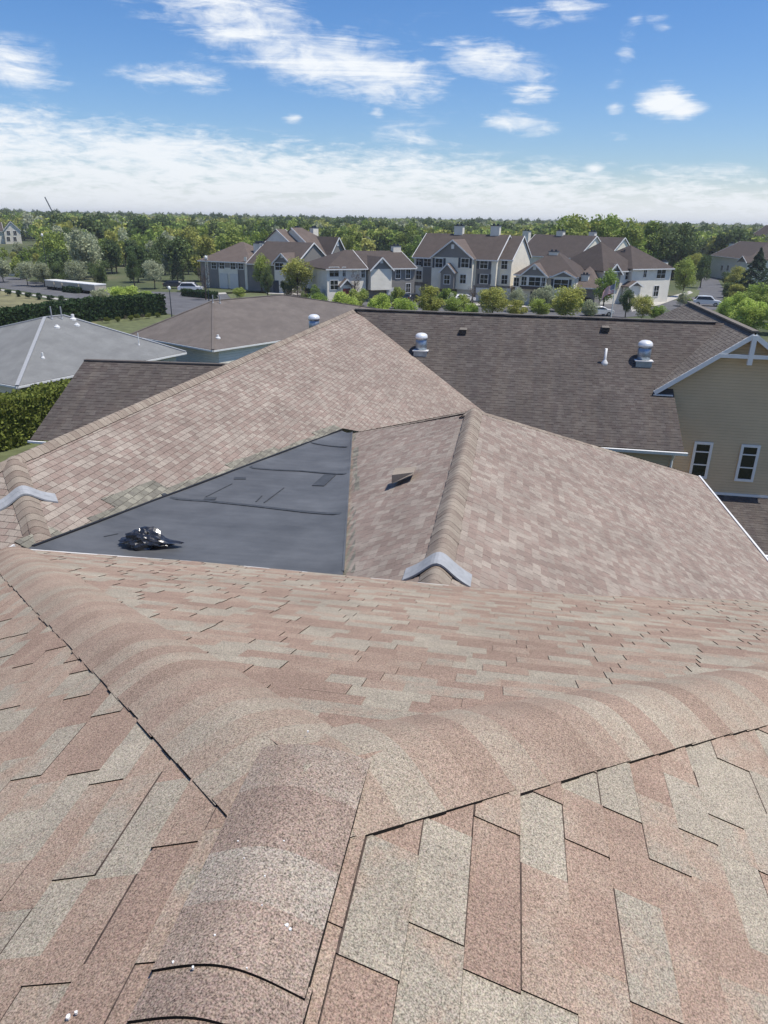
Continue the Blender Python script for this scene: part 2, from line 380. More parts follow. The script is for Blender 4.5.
# B ridge slightly out of square, as surveyed
B0 = Vector((-8.25, 10.4, ZC)); B1 = Vector((-7.36, 33.9, ZC))
bd = (B1-B0).normalized(); bs = Vector((bd.y, -bd.x, 0))
def bD(x, y): return ZC-SM*(Vector((x, y, 0))-Vector((B0.x, B0.y, 0))).dot(bs)
def bU(x, y): return ZC+SM*(Vector((x, y, 0))-Vector((B0.x, B0.y, 0))).dot(bs)
def bH(x, y): return ZC+SM*((Vector((x, y, 0))-Vector((B0.x, B0.y, 0))).dot(bd))
hb = lambda x, y: softmin([bD(x, y), bU(x, y), bH(x, y)], .03)
XE = 5.95                                            # plan run of the right-hand slope to its eave
# membrane corners
mt = Vector((-4.55, 19.45, -5.62)); mt2 = Vector((-4.2, 19.3, -5.62)); mb0 = Vector((-6.75, 8.6, -4.60)); mb1 = Vector((-2.0, 8.6, -4.52))
md = (mt-mb0); m_near = mb0-md*(2.6/10.85); md2 = (mt2-mb1); m_near2 = mb1-md2*(2.6/10.7)
me_near_z = -4.38
# E plane (left of ridge C)
hipE = Vector(p3(cE, CX-7, CY+7))
tabs('roof_plane', [(CX, 5.6, ZC), (CX, CY, ZC), tuple(hipE), (mt2.x-.1, mt2.y+.25, cE(mt2.x-.1, 0)), tuple(mb1), (m_near2.x, 5.6, cE(m_near2.x, 0))], M_mid, APT, grid=.165, expo=.132)
# D plane (right of ridge C)
xD = CX+7.0
tabs('roof_plane', [(CX, 5.6, ZC), p3(cD, xD+.35, 5.6), p3(cD, xD+.35, 17), p3(cD, xD, CY+7.15), (CX, CY, ZC)], M_mid, APT, grid=.165, expo=.132)
# far hip end of C (faces away)
tabs('roof_plane', [(CX, CY, ZC), p3(cD, xD, CY+7.15), (CX, CY+7.2, cD(xD, 0)), (CX-7, CY+7.2, cD(xD, 0)),], M_mid, APT, grid=.165, expo=.132)
cap('ridge_cap', (CX, 5.7), (CX, CY+.1), hc, M_midcap, APT, expo=.15, half=.19, bulge=.06, butt='near', tone=(0, .8), base=.02, step=.003)
cap('hip_cap', (xD, CY+7.05), (CX, CY), hc, M_midcap, APT, expo=.3, half=.13, bulge=.03, base=.01)
cap('hip_cap', (CX-6.9, CY+6.9), (CX, CY), hc, M_midcap, APT, expo=.3, half=.10, bulge=.012, base=.006)
eave_trim('drip_edge', p3(cD, xD+.37, 5.6), p3(cD, xD+.37, 17), APT, M_white, .10, .05, .0); eave_trim('drip_edge', p3(cD, xD+.37, 17), p3(cD, xD+.03, CY+7.15), APT, M_white, .10, .05, .0)
body('wall', [(CX-6, 6.5), (xD-.2, 6.5), (xD-.2, CY+6.7), (CX-6, CY+6.7)], -15, -7.75, M_sid, APT)
# F ridge/plane, valley
SF = .69; RY = 34.3; fF = lambda x, y: ZC-SF*(RY-y); F_ridge_l = Vector((-7.36, 34.2, ZC)); F_ridge_r = Vector((9.4, 34.55, ZC))
nF = (0, -SF, 1.0); dF = ZC-SF*RY
fpt = lambda u, v: pl(u, v, nF, dF)
yEF = 28.2; zEF = fF(0, yEF)
# valley B/F: where planes agree
def valley(y):  # x on B plane equal F plane height
    z = fF(0, y); lo, hi = -9., 12.
    for _ in range(50):
        m_ = (lo+hi)/2
        if bD(m_, y) > z: lo = m_
        else: hi = m_
    return Vector((lo, y, z))
Vt = valley(33.9); Vb = valley(yEF)
# B plane: ridge, valley, membrane edge, hip at near end
bh = lambda k: Vector(p3(bD, *(Vector((B0.x, B0.y))+(Vector((bs.x, bs.y))-Vector((bd.x, bd.y)))*k)))
hipB = bh(3.6)
Bpoly = [tuple(B0), tuple(B1), tuple(Vt), tuple(Vb), p3(bD, -1.2, 24), p3(bD, mt.x, mt.y+.2), p3(bD, mb0.x, mb0.y), tuple(bh(2.9))]
tabs('roof_plane', [tuple(B0), tuple(B1), tuple(Vt), p3(bD, mt.x+.02, mt.y+.15), p3(bD, mb0.x+.0, mb0.y), tuple(bh(1.6))], M_mid, APT, grid=.165, expo=.132)
tabs('roof_plane', [tuple(Vt), tuple(Vb), p3(bD, Vb.x-.2, 23.5), p3(bD, -3.6, 20.6), p3(bD, mt.x+.02, mt.y+.15)], M_mid, APT, grid=.165, expo=.132)
# near hip end of B (faces the camera) and its back slope
kk = 6.6
hB2 = Vector((B0.x, B0.y, 0))+(-bs-bd)*kk; hB1 = Vector((B0.x, B0.y, 0))+(bs-bd)*kk
tabs('roof_plane', [tuple(B0), (hB2.x, hB2.y, ZC-SM*kk), (hB1.x, hB1.y, ZC-SM*kk)], M_mid, APT, grid=.165, expo=.132)
e1_ = Vector((B1.x, B1.y, 0))-bs*kk+bd*2; 
tabs('roof_plane', [tuple(B0), (hB2.x, hB2.y, ZC-SM*kk), (e1_.x, e1_.y, ZC-SM*kk), (B1.x+bd.x*2, B1.y+bd.y*2, ZC)], M_dark, APT)
cap('ridge_cap', (B0.x, B0.y), (B1.x, B1.y), hb, M_midcap, APT, expo=.16, half=.16, bulge=.05, butt='near', tone=(0, .8), base=.018)
cap('hip_cap', tuple(hB1[:2]), (B0.x, B0.y), hb, M_midcap, APT, expo=.16, half=.19, bulge=.06, tone=(.1, .9), base=.018)
cap('hip_cap', tuple(hB2[:2]), (B0.x, B0.y), hb, M_midcap, APT, expo=.16, half=.17, bulge=.05, tone=(.1, .9), base=.018)
# greenish replacement shingles along the membrane on both sides
def patch_strip(f, pts, mats):
    tabs('valley_shingles', [p3(f, x, y) for x, y in pts], mats, APT, offset=.012, grid=.165, expo=.132)
def outp(p, f, d):  # shift along x
    return (p[0]+d, p[1])
g = lambda t_: (mb0.x+(mt.x-mb0.x)*t_, mb0.y+(mt.y-mb0.y)*t_)
random.seed(5)
for i in range(16):
    t0 = i/16; t1 = (i+1.05)/16; w = random.uniform(.12, .42)*(1-.3*t0)
    if i in (3, 4): w = .5
    a = g(t0); b_ = g(t1)
    patch_strip(bD, [a, b_, (b_[0]-w, b_[1]), (a[0]-w, a[1])], M_green)
g2 = lambda t_: (mb1.x+(mt2.x-mb1.x)*t_, mb1.y+(mt2.y-mb1.y)*t_)
for i in range(10):
    a = g2(i/10); b_ = g2((i+1.03)/10); w = random.uniform(.1, .28)
    if random.random() < .75: patch_strip(cE, [a, b_, (b_[0]+w, b_[1]), (a[0]+w, a[1])], M_green)
# membrane: sagging sheet with turned-up sides
mbm = MB(); NY, NX = 40, 14; vs = []
for i in range(NY+1):
    t_ = i/NY*1.22-.22
    for j in range(NX+1):
        s2 = j/NX
        a = mb0+(mt-mb0)*t_; c = mb1+(mt2-mb1)*t_; x = a.x+(c.x-a.x)*s2; y = a.y+(c.y-a.y)*s2; z = a.z+(c.z-a.z)*s2
        edge = min(s2, 1-s2)*(c-a).length
        z += .03*math.exp(-edge/.08)-.035*(1-math.exp(-edge/.25))+.006*math.sin(x*3.1+y*1.3)
        vs.append((x, y, z))
fs = [(i*(NX+1)+j, i*(NX+1)+j+1, (i+1)*(NX+1)+j+1, (i+1)*(NX+1)+j) for i in range(NY) for j in range(NX)]
mem = mbm.add(vs, fs).build('rubber_membrane', M_memb, APT, True)
setp(mem, 'grey rubber membrane filling the dead valley')
def mz(x, y):
    t_ = (y-mb0.y)/(mt.y-mb0.y); a = mb0+(mt-mb0)*t_; c = mb1+(mt2-mb1)*t_
    s2 = (x-a.x)/(c.x-a.x+1e-9); edge = min(max(s2, 0), max(0, 1-s2))*(c.x-a.x)
    return a.z+(c.z-a.z)*s2+.03*math.exp(-edge/.08)-.035*(1-math.exp(-edge/.25))+.006*math.sin(x*3.1+y*1.3)
def mpx(u, v):
    z = -5
    for _ in range(15): p = atz(u, v, z); z = mz(p[0], p[1])
    return Vector((p[0], p[1], z))
def tape(pts, w, name='seam', mat=M_seam):
    q = [mpx(*p) for p in pts]; m_ = MB()
    for a, b in zip(q[:-1], q[1:]):
        n = max(1, int((b-a).length/.2)); d = (b-a).normalized(); sd = Vector((-d.y, d.x, 0)).normalized()*w/2
        for i in range(n):
            A = a.lerp(b, i/n); B = a.lerp(b, (i+1)/n)
            quad = []
            for p_ in (A-sd, B-sd, B+sd, A+sd): quad.append((p_.x, p_.y, mz(p_.x, p_.y)+.012))
            m_.add(quad+[(x, y, z-.02) for x, y, z in quad], [(0, 1, 2, 3), (0, 4, 5, 1), (1, 5, 6, 2), (2, 6, 7, 3), (3, 7, 4, 0)])
    m_.build(name, mat, mem)
tape([(157, 492), (170, 498), (205, 501), (270, 508), (341, 514)], .10)
tape([(245, 463), (252, 468), (300, 471), (346, 474)], .09)
tape([(302, 441), (312, 443), (347, 447)], .07)
tape([(318, 486), (330, 475)], .26, 'patch'); tape([(234, 478.5), (246, 478.5)], .16, 'patch'); tape([(204, 499), (216, 499)], .16, 'patch')
tape([(206, 497), (232, 484)], .018); tape([(264, 503), (284, 488)], .018); tape([(256, 502), (262, 496)], .02)
tape([(104, 537), (118, 534)], .02)
# dark raised lip where membrane meets shingles
mbm = MB(); mbm.beam(mb0+Vector((-.0, 0, .03)), mt+Vector((-.0, 0, .03)), .05, .035); mbm.build('membrane_lip', M_black, APT)
mbm = MB(); mbm.beam(mb1+Vector((.0, 0, .02)), mt2+Vector((.0, 0, .02)), .03, .03); mbm.build('membrane_lip', M_memb, APT)
# grey strips lying bent over two ridges
def saddle(x, y, hf, d, L, w, name='ridge_strip', lab=None):
    fl_ = [cD, cE, cH] if hf is hc else [bD, bU, bH]
    sadz = lambda x_, y_: softmin([f_(x_, y_) for f_ in fl_], .05)
    P = Vector((x, y)); d = Vector(d).normalized(); s = Vector((d.y, -d.x)); m_ = MB(); n = 20
    for row, (o0, o1) in enumerate(((0, w*.5), (w*.5+.012, w))):
        for k_ in (range(n)):
            a0 = -L+2*L*k_/n; a1 = -L+2*L*(k_+1)/n
            q = []
            for a_, o_ in ((a0, o0), (a1, o0), (a1, o1), (a0, o1)):
                p_ = P+d*o_+s*a_; lift = .035+.10*math.exp(-(a_/.2)**2)-row*.006
                q.append((p_.x, p_.y, sadz(p_.x, p_.y)+lift))
            m_.add(q+[(a_, b_, c_-.03) for a_, b_, c_ in q], [(0, 1, 2, 3), (4, 7, 6, 5), (0, 4, 5, 1), (1, 5, 6, 2), (2, 6, 7, 3), (3, 7, 4, 0)])
    o_ = m_.build(name, M_strip, APT)
    if lab: setp(o_, lab)
def solve_xy(u, v, hf):
    z = -4
    for _ in range(20): p = atz(u, v, z); z = z*.5+.5*hf(p[0], p[1])
    return p
pC = solve_xy(440, 566, hc); saddle(CX, pC[1]-.18, hc, (0, 1), .42, .34, lab='grey bent strip over the central ridge')
pB = solve_xy(14, 505, hb); hd = (bs-bd).normalized(); q_ = Vector((pB[0]-B0.x, pB[1]-B0.y, 0)).dot(hd); pB = (B0.x+hd.x*q_, B0.y+hd.y*q_); saddle(pB[0], pB[1], hb, (-hd.x, -hd.y), .48, .22, lab='grey bent strip over the left hip')

# F plane (stained, dark)
pr0 = fpt(673, 389); pr1 = fpt(684, 449)
tabs('roof_plane', [(-7.36, RY, ZC), (9.39, RY, ZC), (6.25, 31.0, fF(0, 31.0)), tuple(pr0), (pr1.x, yEF, zEF), tuple(Vb), tuple(Vt)], M_dark, APT, wmin=.15, wmax=.4)
tabs('roof_plane', [(-7.36, RY, ZC), (9.4, RY, ZC), (9.4, RY+6, ZC-SF*6), (-7.36-2, RY+6, ZC-SF*6)], M_dark, APT, wmin=.3, wmax=.6)
MB().beam((-7.3, RY, ZC+.05), (9.0, RY, ZC+.05), .22, .05).build('ridge_cap', M_light, APT)
# gutter + walls under F
mbm = MB(); mbm.prism([(Vb.x-.5, yEF-.02, zEF-.02), (Vb.x-.5, yEF-.15, zEF-.02), (Vb.x-.5, yEF-.12, zEF-.14), (Vb.x-.5, yEF-.02, zEF-.14)], (pr1.x+.12-Vb.x+.5, 0, 0)); mbm.build('gutter', M_white, APT)
body('wall', [(Vb.x-3, yEF+.45), (pr1.x-.22, yEF+.45), (pr1.x-.22, 31.2), (Vb.x-3, 31.2)], -15, zEF-.05, M_sid, APT)
body('rear_wall', [(-13.4, 12), (-8, 12), (-8, 40), (-13.4, 40)], -12.5, ZC-SM*kk-.05, M_sid, APT)
a_ = Vector((pr1.x-.32, yEF+.36, zEF-.18)); mbm = MB(); mbm.tube([a_+Vector((0, -.25, 0)), a_+Vector((0, 0, -.3)), a_+Vector((0, 0, -5))], .05); mbm.build('downspout', M_white, APT)
# G gabled wing
GX = 9.55; YG = 30.92; ZG = -3.79; SG = .72; run = 3.42
gL = lambda x, y: ZG-SG*(GX-x); YF = YG-.38
ge = Vector(atz(672, 302, ZG)); GY2 = float(ge.y)
zt = ZG-SG*run
def vallG(y): return GX-(ZG-fF(0, y))/SG
tabs('roof_plane', [(GX, YF, ZG), (GX-run, YF, zt), (vallG(31.0), 31.0, fF(0, 31.0)), (vallG(RY), RY, ZC), (vallG(RY)-.3, RY+.4, gL(vallG(RY)-.3, 0)), (GX-8, GY2+8*.9, ZG-SG*8), (GX, GY2, ZG)], M_light, APT)
tabs('roof_plane', [(GX, YF, ZG), (GX, GY2, ZG), (GX+8, GY2+7, ZG-SG*8), (GX+run, 33, zt), (GX+run, YF, zt)], M_light, APT)
tabs('roof_plane', [(GX, GY2, ZG), (GX-8, GY2+7.2, ZG-SG*8), (GX+8, GY2+7.2, ZG-SG*8)], M_light, APT)
MB().beam((GX, YF, ZG+.05), (GX, GY2, ZG+.05), .26, .06).build('ridge_cap', M_light, APT)
# gable wall, lap siding
mbm = MB(); wl = pr1.x-.24+.02
gw = [(6.72, YG, -15), (13.2, YG, -15), (13.2, YG, gL(2*GX-13.2, 0)), (GX, YG, ZG-.06), (6.72, YG, gL(6.72, 0)-.06)]
mbm.prism(gw, (0, 9, 0)); gwall = mbm.build('wall', M_sid, APT); setp(gwall, 'tan lap-sided gable wall')
tr = MB()
for sx_ in (-1, 1):
    a = Vector((GX, YF, ZG-.10)); b = Vector((GX+sx_*run, YF, zt-.10)); tr.beam(a, b, .05, .18)
tr.box(GX-run-.02, GX-run+.75, YF-.02, YG, zt-.20, zt-.16)
cz = -4.72; hw = (ZG-cz-.1)/SG
tr.box(GX-hw, GX+hw, YF-.04, YF+.04, cz-.075, cz+.075)
tr.box(GX-.09, GX+.09, YF-.06, YF+.06, cz-.32, ZG-.1)
setp(tr.build('gable_trim', M_white, APT), 'white rake boards with collar beam and king post')
sof = MB().box(GX-run, GX+run, YF+.06, YG, zt-.05, zt-.03)
def window(x0, x1, z0, z1, y, parent, nrm=-1, frame=M_white, fw=.07, rails=(.5,), vbar=False):
    m_ = MB(); d = .05
    m_.box(x0, x1, y-d, y+.02, z0, z0+fw); m_.box(x0, x1, y-d, y+.02, z1-fw, z1); m_.box(x0, x0+fw, y-d, y+.02, z0+fw, z1-fw); m_.box(x1-fw, x1, y-d, y+.02, z0+fw, z1-fw)
    for r_ in rails: zz = z0+(z1-z0)*r_; m_.box(x0+fw, x1-fw, y-d+.01, y+.02, zz-.025, zz+.025)
    if vbar: xx = (x0+x1)/2; m_.box(xx-.02, xx+.02, y-d+.013, y+.02, z0+fw, z1-fw)
    w = m_.build('window', frame, parent)
    g_ = MB().box(x0+fw*.5, x1-fw*.5, y-.012, y-.006, z0+fw*.5, z1-fw*.5).build('pane', M_glass, w)
    return w
for x0 in (8.15, 10.03, 11.9):
    w = window(x0, x0+.76, -10.03, -8.40, YG, APT, fw=.11, rails=(.38, .73))
    c = MB()
    for i in range(5): c.box(x0+.14+i*.02, x0+.25+i*.02, YG-.005, YG-.0035, -9.95, -9.45)
    
MB().box(7.6, 13.2, YG-.06, YG+.01, -10.70, -10.60).build('trim_board', M_white, APT)
# lower porch roof in the corner, its gutter and posts
tabs('porch_roof', [(7.4, YG-.01, -10.72), (13.2, YG-.01, -10.72), (13.2, 27.6, -11.95), (7.4, 27.6, -11.95)], M_dark, APT, wmin=.2, wmax=.4)
MB().box(7.3, 13.2, 27.45, 27.6, -12.10, -11.93).build('porch_gutter', M_white, APT)
ps = MB()
for x_ in (8.0, 9.9, 11.8): ps.box(x_-.08, x_+.08, 27.75, 27.9, -15, -12.0)
for i in range(28): ps.box(7.6+i*.2, 7.63+i*.2, 27.8, 27.83, -14.8, -13.9)
ps.box(7.5, 13.2, 27.78, 27.85, -13.9, -13.84); ps.build('porch_railing', M_white, APT)

# roof furniture on F
def fan(u, v, hfz, s=1.0, lab=None):
    p = on_plane(u, v, *hfz) if not isinstance(hfz, Vector) else np.array(hfz)
    x, y, z = map(float, p)
    cb = MB(); w = .36*s
    cb.box(x-w, x+w, y-w, y+w, z-.55, z+.03); f_ = cb.build('exhaust_fan', M_galv, APT)
    if lab: setp(f_, lab)
    MB().box(x-w-.05, x+w+.05, y-w-.05, y+w+.05, z+.03, z+.06).build('curb_flange', M_white, f_)
    dr = MB().lathe((x, y, z), [(.27*s, .06), (.31*s, .08), (.31*s, .58*s), (.285*s, .6*s), (.285*s, .63*s), (.33*s, .66*s), (.33*s, .70*s)], 24); dr.build('drum', M_galv, f_, True)
    MB().lathe((x, y, z), [(.345*s, .69*s), (.345*s, .76*s), (.33*s, .84*s), (.28*s, .91*s), (.19*s, .96*s), (.08*s, .98*s), (.01, .985*s)], 24).build('dome', M_dome, f_, True)
fan(421, 351, (nF, dF), .82, 'round exhaust fan near the valley'); fan(643, 361, (nF, dF), .9, 'round exhaust fan by the gabled wing')
nb = (-SM*bs.x, -SM*bs.y, 1.0)
fan(0, 0, Vector((-9.1, 33.4, ZC-.95)), .8, 'round exhaust fan behind the long left ridge')
def boxvent(p, w=.24, mat=M_midcap, label=None, slope=(0, 1)):
    x, y, z = map(float, p); d = Vector((slope[0], slope[1], 0))     # direction up-slope
    s = Vector((d.y, -d.x, 0)); S = .6
    def q(a, b, h): return tuple(Vector((x, y, z))+s*a+d*b+Vector((0, 0, h)))
    m_ = MB(); k = S*w
    lo, hi = -w, w
    m_.add([q(-w, lo, .0), q(w, lo, .0), q(w, hi, .5*hi+.02+.5*w-.0), q(-w, hi, .5*hi+.02+.5*w),
            q(-w, lo, .17), q(w, lo, .17), q(w*.8, hi, .5*hi+.5*w*.4+.1), q(-w*.8, hi, .5*hi+.5*w*.4+.1)],
           [(4, 5, 6, 7), (0, 4, 7, 3), (1, 2, 6, 5), (2, 3, 7, 6)])
    o_ = m_.build('roof_vent', mat, APT)
    MB().add([q(-w*.92, lo+.01, -.02), q(w*.92, lo+.01, -.02), q(w*.92, lo+.012, .155), q(-w*.92, lo+.012, .155)], [(0, 1, 2, 3)]).build('vent_opening', M_black, o_)
    if label: setp(o_, label)
def at_hf(u, v, hf):
    p = solve_xy(u, v, hf); return (p[0], p[1], hf(p[0], p[1]))
p = fpt(463, 333); boxvent(p, .17, M_light); p = fpt(605, 331); boxvent(p, .17, M_light)
boxvent(at_hf(404, 481, cE), .2, M_midcap, 'brown hooded vent on the central slope', (1, 0))
p = fpt(604.5, 363); x, y, z = map(float, p); pv = MB(); pv.lathe((x, y, z-.1), [(.15, 0), (.14, .12), (.06, .24), (.055, .26), (.055, .72), (.045, .72), (.04, .6)], 12); pv.build('pipe_vent', M_white, APT, True)

# W wing to the rear left
wr0 = Vector((-15.68, 24.67, -5)); wr1 = Vector((-9.7, 25.2, -5)); 
we0 = Vector((-15.9, 20.6, -7.05)); we0 = Vector(atz(30, 440, -7.1)); wd = Vector((we0.x-wr0.x, we0.y-wr0.y, we0.z-wr0.z))
tabs('roof_plane', [tuple(wr0), tuple(wr1), tuple(wr1+wd), tuple(we0)], M_dark, APT, wmin=.2, wmax=.4)
tabs('roof_plane', [tuple(wr0), tuple(wr1), (wr1.x, wr1.y+5, -7.3), (wr0.x, wr0.y+5, -7.3)], M_dark, APT, wmin=.3, wmax=.6)
MB().beam(wr0+Vector((0, 0, .0)), wr1+Vector((0, 0, .0)), .2, .06).build('ridge_cap', M_dark, APT)
body('rear_wall', [(-15.4, 21.2), (-9, 21.2), (-9, 28.8), (-15.4, 28.8)], GZ, -7.25, M_pale, APT)
mbm = MB(); mbm.prism([(-15.3, 21.4, -7.25), (-15.3, 28.4, -7.25), (-15.3, 24.7, -5.35)], (.1, 0, 0)); mbm.build('rear_gable', M_pale, APT)
MB().beam(we0+Vector((-.05, -.05, -.05)), (wr1.x, we0.y-.05, we0.z-.05), .07, .07).build('rear_gutter', M_white, APT)

# ---- bin bag
bm = bmesh.new(); bmesh.ops.create_icosphere(bm, subdivisions=4, radius=1)
from mathutils import noise as mn
for v_ in bm.verts:
    c = v_.co.copy()
    rg = lambda f, o: 1-min(1, abs(mn.noise(Vector((c.x*f*.8, c.y*f*1.1, c.z*f))+Vector((o, 1, o*.7))))*2.2)
    r_ = .58+.34*rg(1.3, 3)+.22*rg(2.4, 8)+.05*rg(5, 5)
    x = c.x*.40*r_; y = c.y*.22*r_; z = max(c.z, -.25)*.25*r_*(.75+.35*math.sin(c.x*2.2+1.2))+.02
    if c.x > .5: k_ = (c.x-.5)/.5; x += .20*k_*k_; z *= (1-.7*k_); y += .05*k_
    if c.x < -.6: z *= .8; y += .03
    v_.co = Vector((x, y, z))
me = bpy.data.meshes.new('bin_bag'); bm.to_mesh(me); bm.free()
bag = linkmesh('bin_bag', me, M_bag, None, False)
pb = mpx(145, 549); bag.location = (pb.x-.08, pb.y+.12, pb.z+.05); bag.rotation_euler = (0, 0, R(4)); bag.scale = (1, 1, .85)
setp(bag, 'crumpled shiny black plastic bag lying on the grey roof membrane', 'bag')

# ================================================================== TERRAIN
def th(x, y):
    d = math.hypot(x, y); a = math.degrees(math.atan2(x, y))
    f = min(max((d-190)/700, 0), 1); f = f*f*(3-2*f)
    amp = 5.0 if a < -25 else (5.0-(a+25)/25*1.7 if a < 0 else 3.3-.03*a)
    z = GZ+f*amp*(1+.25*math.sin(x*.006+1)+.25*math.sin(y*.005))
    if d > 1400: z += min((d-1400)/1500, 1)*1.0
    if x > -6.5 and y < 60:       # the court on the right lies a level lower
        k_ = min(1, max(0, (x+6.5)/3))*min(1, max(0, (60-y)/20)); z -= 2.5*k_
    return z
def terrain():
    rs = [0, 5, 10, 15, 20, 25, 30, 35, 40, 45, 50, 55, 60, 70, 80, 95, 110, 130, 150, 175, 200, 240, 280, 330, 400, 480, 580, 700, 850, 1050, 1400, 2000, 3000, 4200]
    N = 144; vs = [(0, 0, th(0, 0)-0)]; fs = []
    for r_ in rs[1:]:
        for i in range(N): a = 2*math.pi*i/N; x, y = r_*math.sin(a), r_*math.cos(a); vs.append((x, y, th(x, y)))
    for i in range(N): fs.append((0, 1+(i+1) % N, 1+i))
    for j in range(len(rs)-2):
        for i in range(N): a = 1+j*N; fs.append((a+i, a+(i+1) % N, a+N+(i+1) % N, a+N+i))
    return vs, fs
M_ground, t, b = material('ground'); o = objco(t)
n1 = t.noise(o, .035, 5, .6); n2 = t.noise(o, .8, 5, .7); n3 = t.noise(o, 14, 3, .6)
k = t.math('ADD', t.math('MULTIPLY', n1, .6), t.math('ADD', t.math('MULTIPLY', n2, .25), t.math('MULTIPLY', n3, .15)))
t.l.new(t.ramp(k, [(.38, (.045, .062, .022)), (.5, (.07, .088, .032)), (.6, (.12, .115, .06)), (.7, (.17, .15, .09))]), b.inputs['Base Color']); b.inputs['Roughness'].default_value = 1
setp(MB().add(*terrain()).build('ground', M_ground), kind='structure')
def pavement(name, pts, mat, lift=.02, **kw):
    m_ = MB(); q = [(*gp(u, v), GZ+lift) for u, v in pts]; m_.add(q, [tuple(range(len(q)))])
    me_o = m_.build(name, mat, fix=False)
    if me_o.data.polygons[0].normal.z < 0: me_o.data.flip_normals()
    setp(me_o, kind='structure', **kw); return me_o
M_asph = plain('asphalt', (.115, .115, .12), .95, var=.2, scale=.6, spec=.2)
M_conc = plain('concrete', (.42, .40, .36), .9, var=.12, scale=.8)
M_lawn = plain('lawn', (.105, .12, .048), 1, var=.3, scale=.9)
M_dry = plain('dry_field', (.165, .155, .075), 1, var=.35, scale=.35)
M_mulch = plain('mulch', (.09, .065, .045), 1, var=.3, scale=1)
pavement('road', [(-60, 272), (0, 279), (60, 284), (120, 291), (200, 293), (330, 296), (430, 300), (560, 304), (690, 300), (700, 312), (560, 322), (330, 316), (180, 316), (100, 303), (0, 288), (-60, 284)], M_asph, .03)
pavement('road', [(684, 310), (700, 285), (703, 276), (716, 276), (724, 290), (722, 310)], M_asph, .034)
pavement('parking_lot', [(-60, 266), (0, 276), (30, 279), (20, 283), (-60, 279)], M_asph, .036)
pavement('dry_grass_field', [(-60, 292), (0, 291), (60, 303), (85, 306), (120, 312), (60, 345), (-60, 360)], M_dry, .04)
pavement('lawn', [(95, 322), (150, 314), (196, 318), (200, 336), (120, 344)], M_lawn, .045)
pavement('lawn', [(-60, 425), (0, 420), (36, 410), (60, 470), (-60, 500)], M_lawn, .03)
pavement('lawn', [(225, 292), (262, 290), (275, 298), (232, 300)], M_lawn, .05)
pavement('lawn', [(684, 291), (700, 290), (698, 297), (682, 298)], M_lawn, .05)
pavement('sidewalk', [(0, 289.2), (60, 298.8), (100, 304.4), (100, 305.8), (60, 300.4), (0, 290.6)], M_conc, .05)
pavement('sidewalk', [(195, 294), (250, 291.6), (330, 295), (330, 296.6), (250, 293), (195, 295.6)], M_conc, .05)
pavement('sidewalk', [(445, 303), (560, 306), (560, 308), (445, 305)], M_conc, .05)
pavement('sidewalk', [(630, 306), (655, 301), (690, 291), (693, 293), (660, 305), (632, 312)], M_conc, .055)

# ================================================================== VEGETATION
def leafmat(name, a, bcol, hue=.0):
    m, t, b = material(name)
    oi = t.new('ShaderNodeObjectInfo'); tone = t.new('ShaderNodeAttribute', attribute_name='tone').outputs['Fac']
    c = t.mix(oi.outputs['Random'], a, bcol)
    k = t.maprange(tone, 0, 1, .85, 2.0)
    vm = t.new('ShaderNodeVectorMath', operation='SCALE'); t.l.new(c, vm.inputs[0]); t.l.new(k, vm.inputs['Scale'])
    t.l.new(vm.outputs[0], b.inputs['Base Color']); b.inputs['Roughness'].default_value = .8; b.inputs['Specular IOR Level'].default_value = .2
    tr_ = t.new('ShaderNodeBsdfTranslucent'); t.l.new(vm.outputs[0], tr_.inputs[0]); mx = t.new('ShaderNodeMixShader'); mx.inputs[0].default_value = .3
    t.l.new(b.outputs[0], mx.inputs[1]); t.l.new(tr_.outputs[0], mx.inputs[2])
    t.l.new(mx.outputs[0], m.node_tree.nodes['Material Output'].inputs[0]); return m
LM = dict(
 green=leafmat('green_leaves', (.16, .225, .05), (.24, .28, .07)),
 olive=leafmat('olive_leaves', (.24, .25, .06), (.28, .28, .08)),
 lime=leafmat('lime_leaves', (.25, .33, .07), (.32, .38, .09)),
 dark=leafmat('dark_leaves', (.065, .10, .038), (.105, .135, .05)),
 grey=leafmat('grey_leaves', (.24, .26, .16), (.31, .33, .22)),
 pine=leafmat('needles', (.03, .05, .03), (.045, .07, .042)),
 bare=leafmat('bare_twigs', (.10, .08, .06), (.13, .105, .085)),
 hedge=leafmat('hedge_leaves', (.024, .045, .016), (.03, .055, .02)),
 ygreen=leafmat('hedge_leaves_yellow', (.115, .135, .028), (.13, .15, .03)))
M_bark = plain('bark', (.09, .07, .055), .95, var=.25)
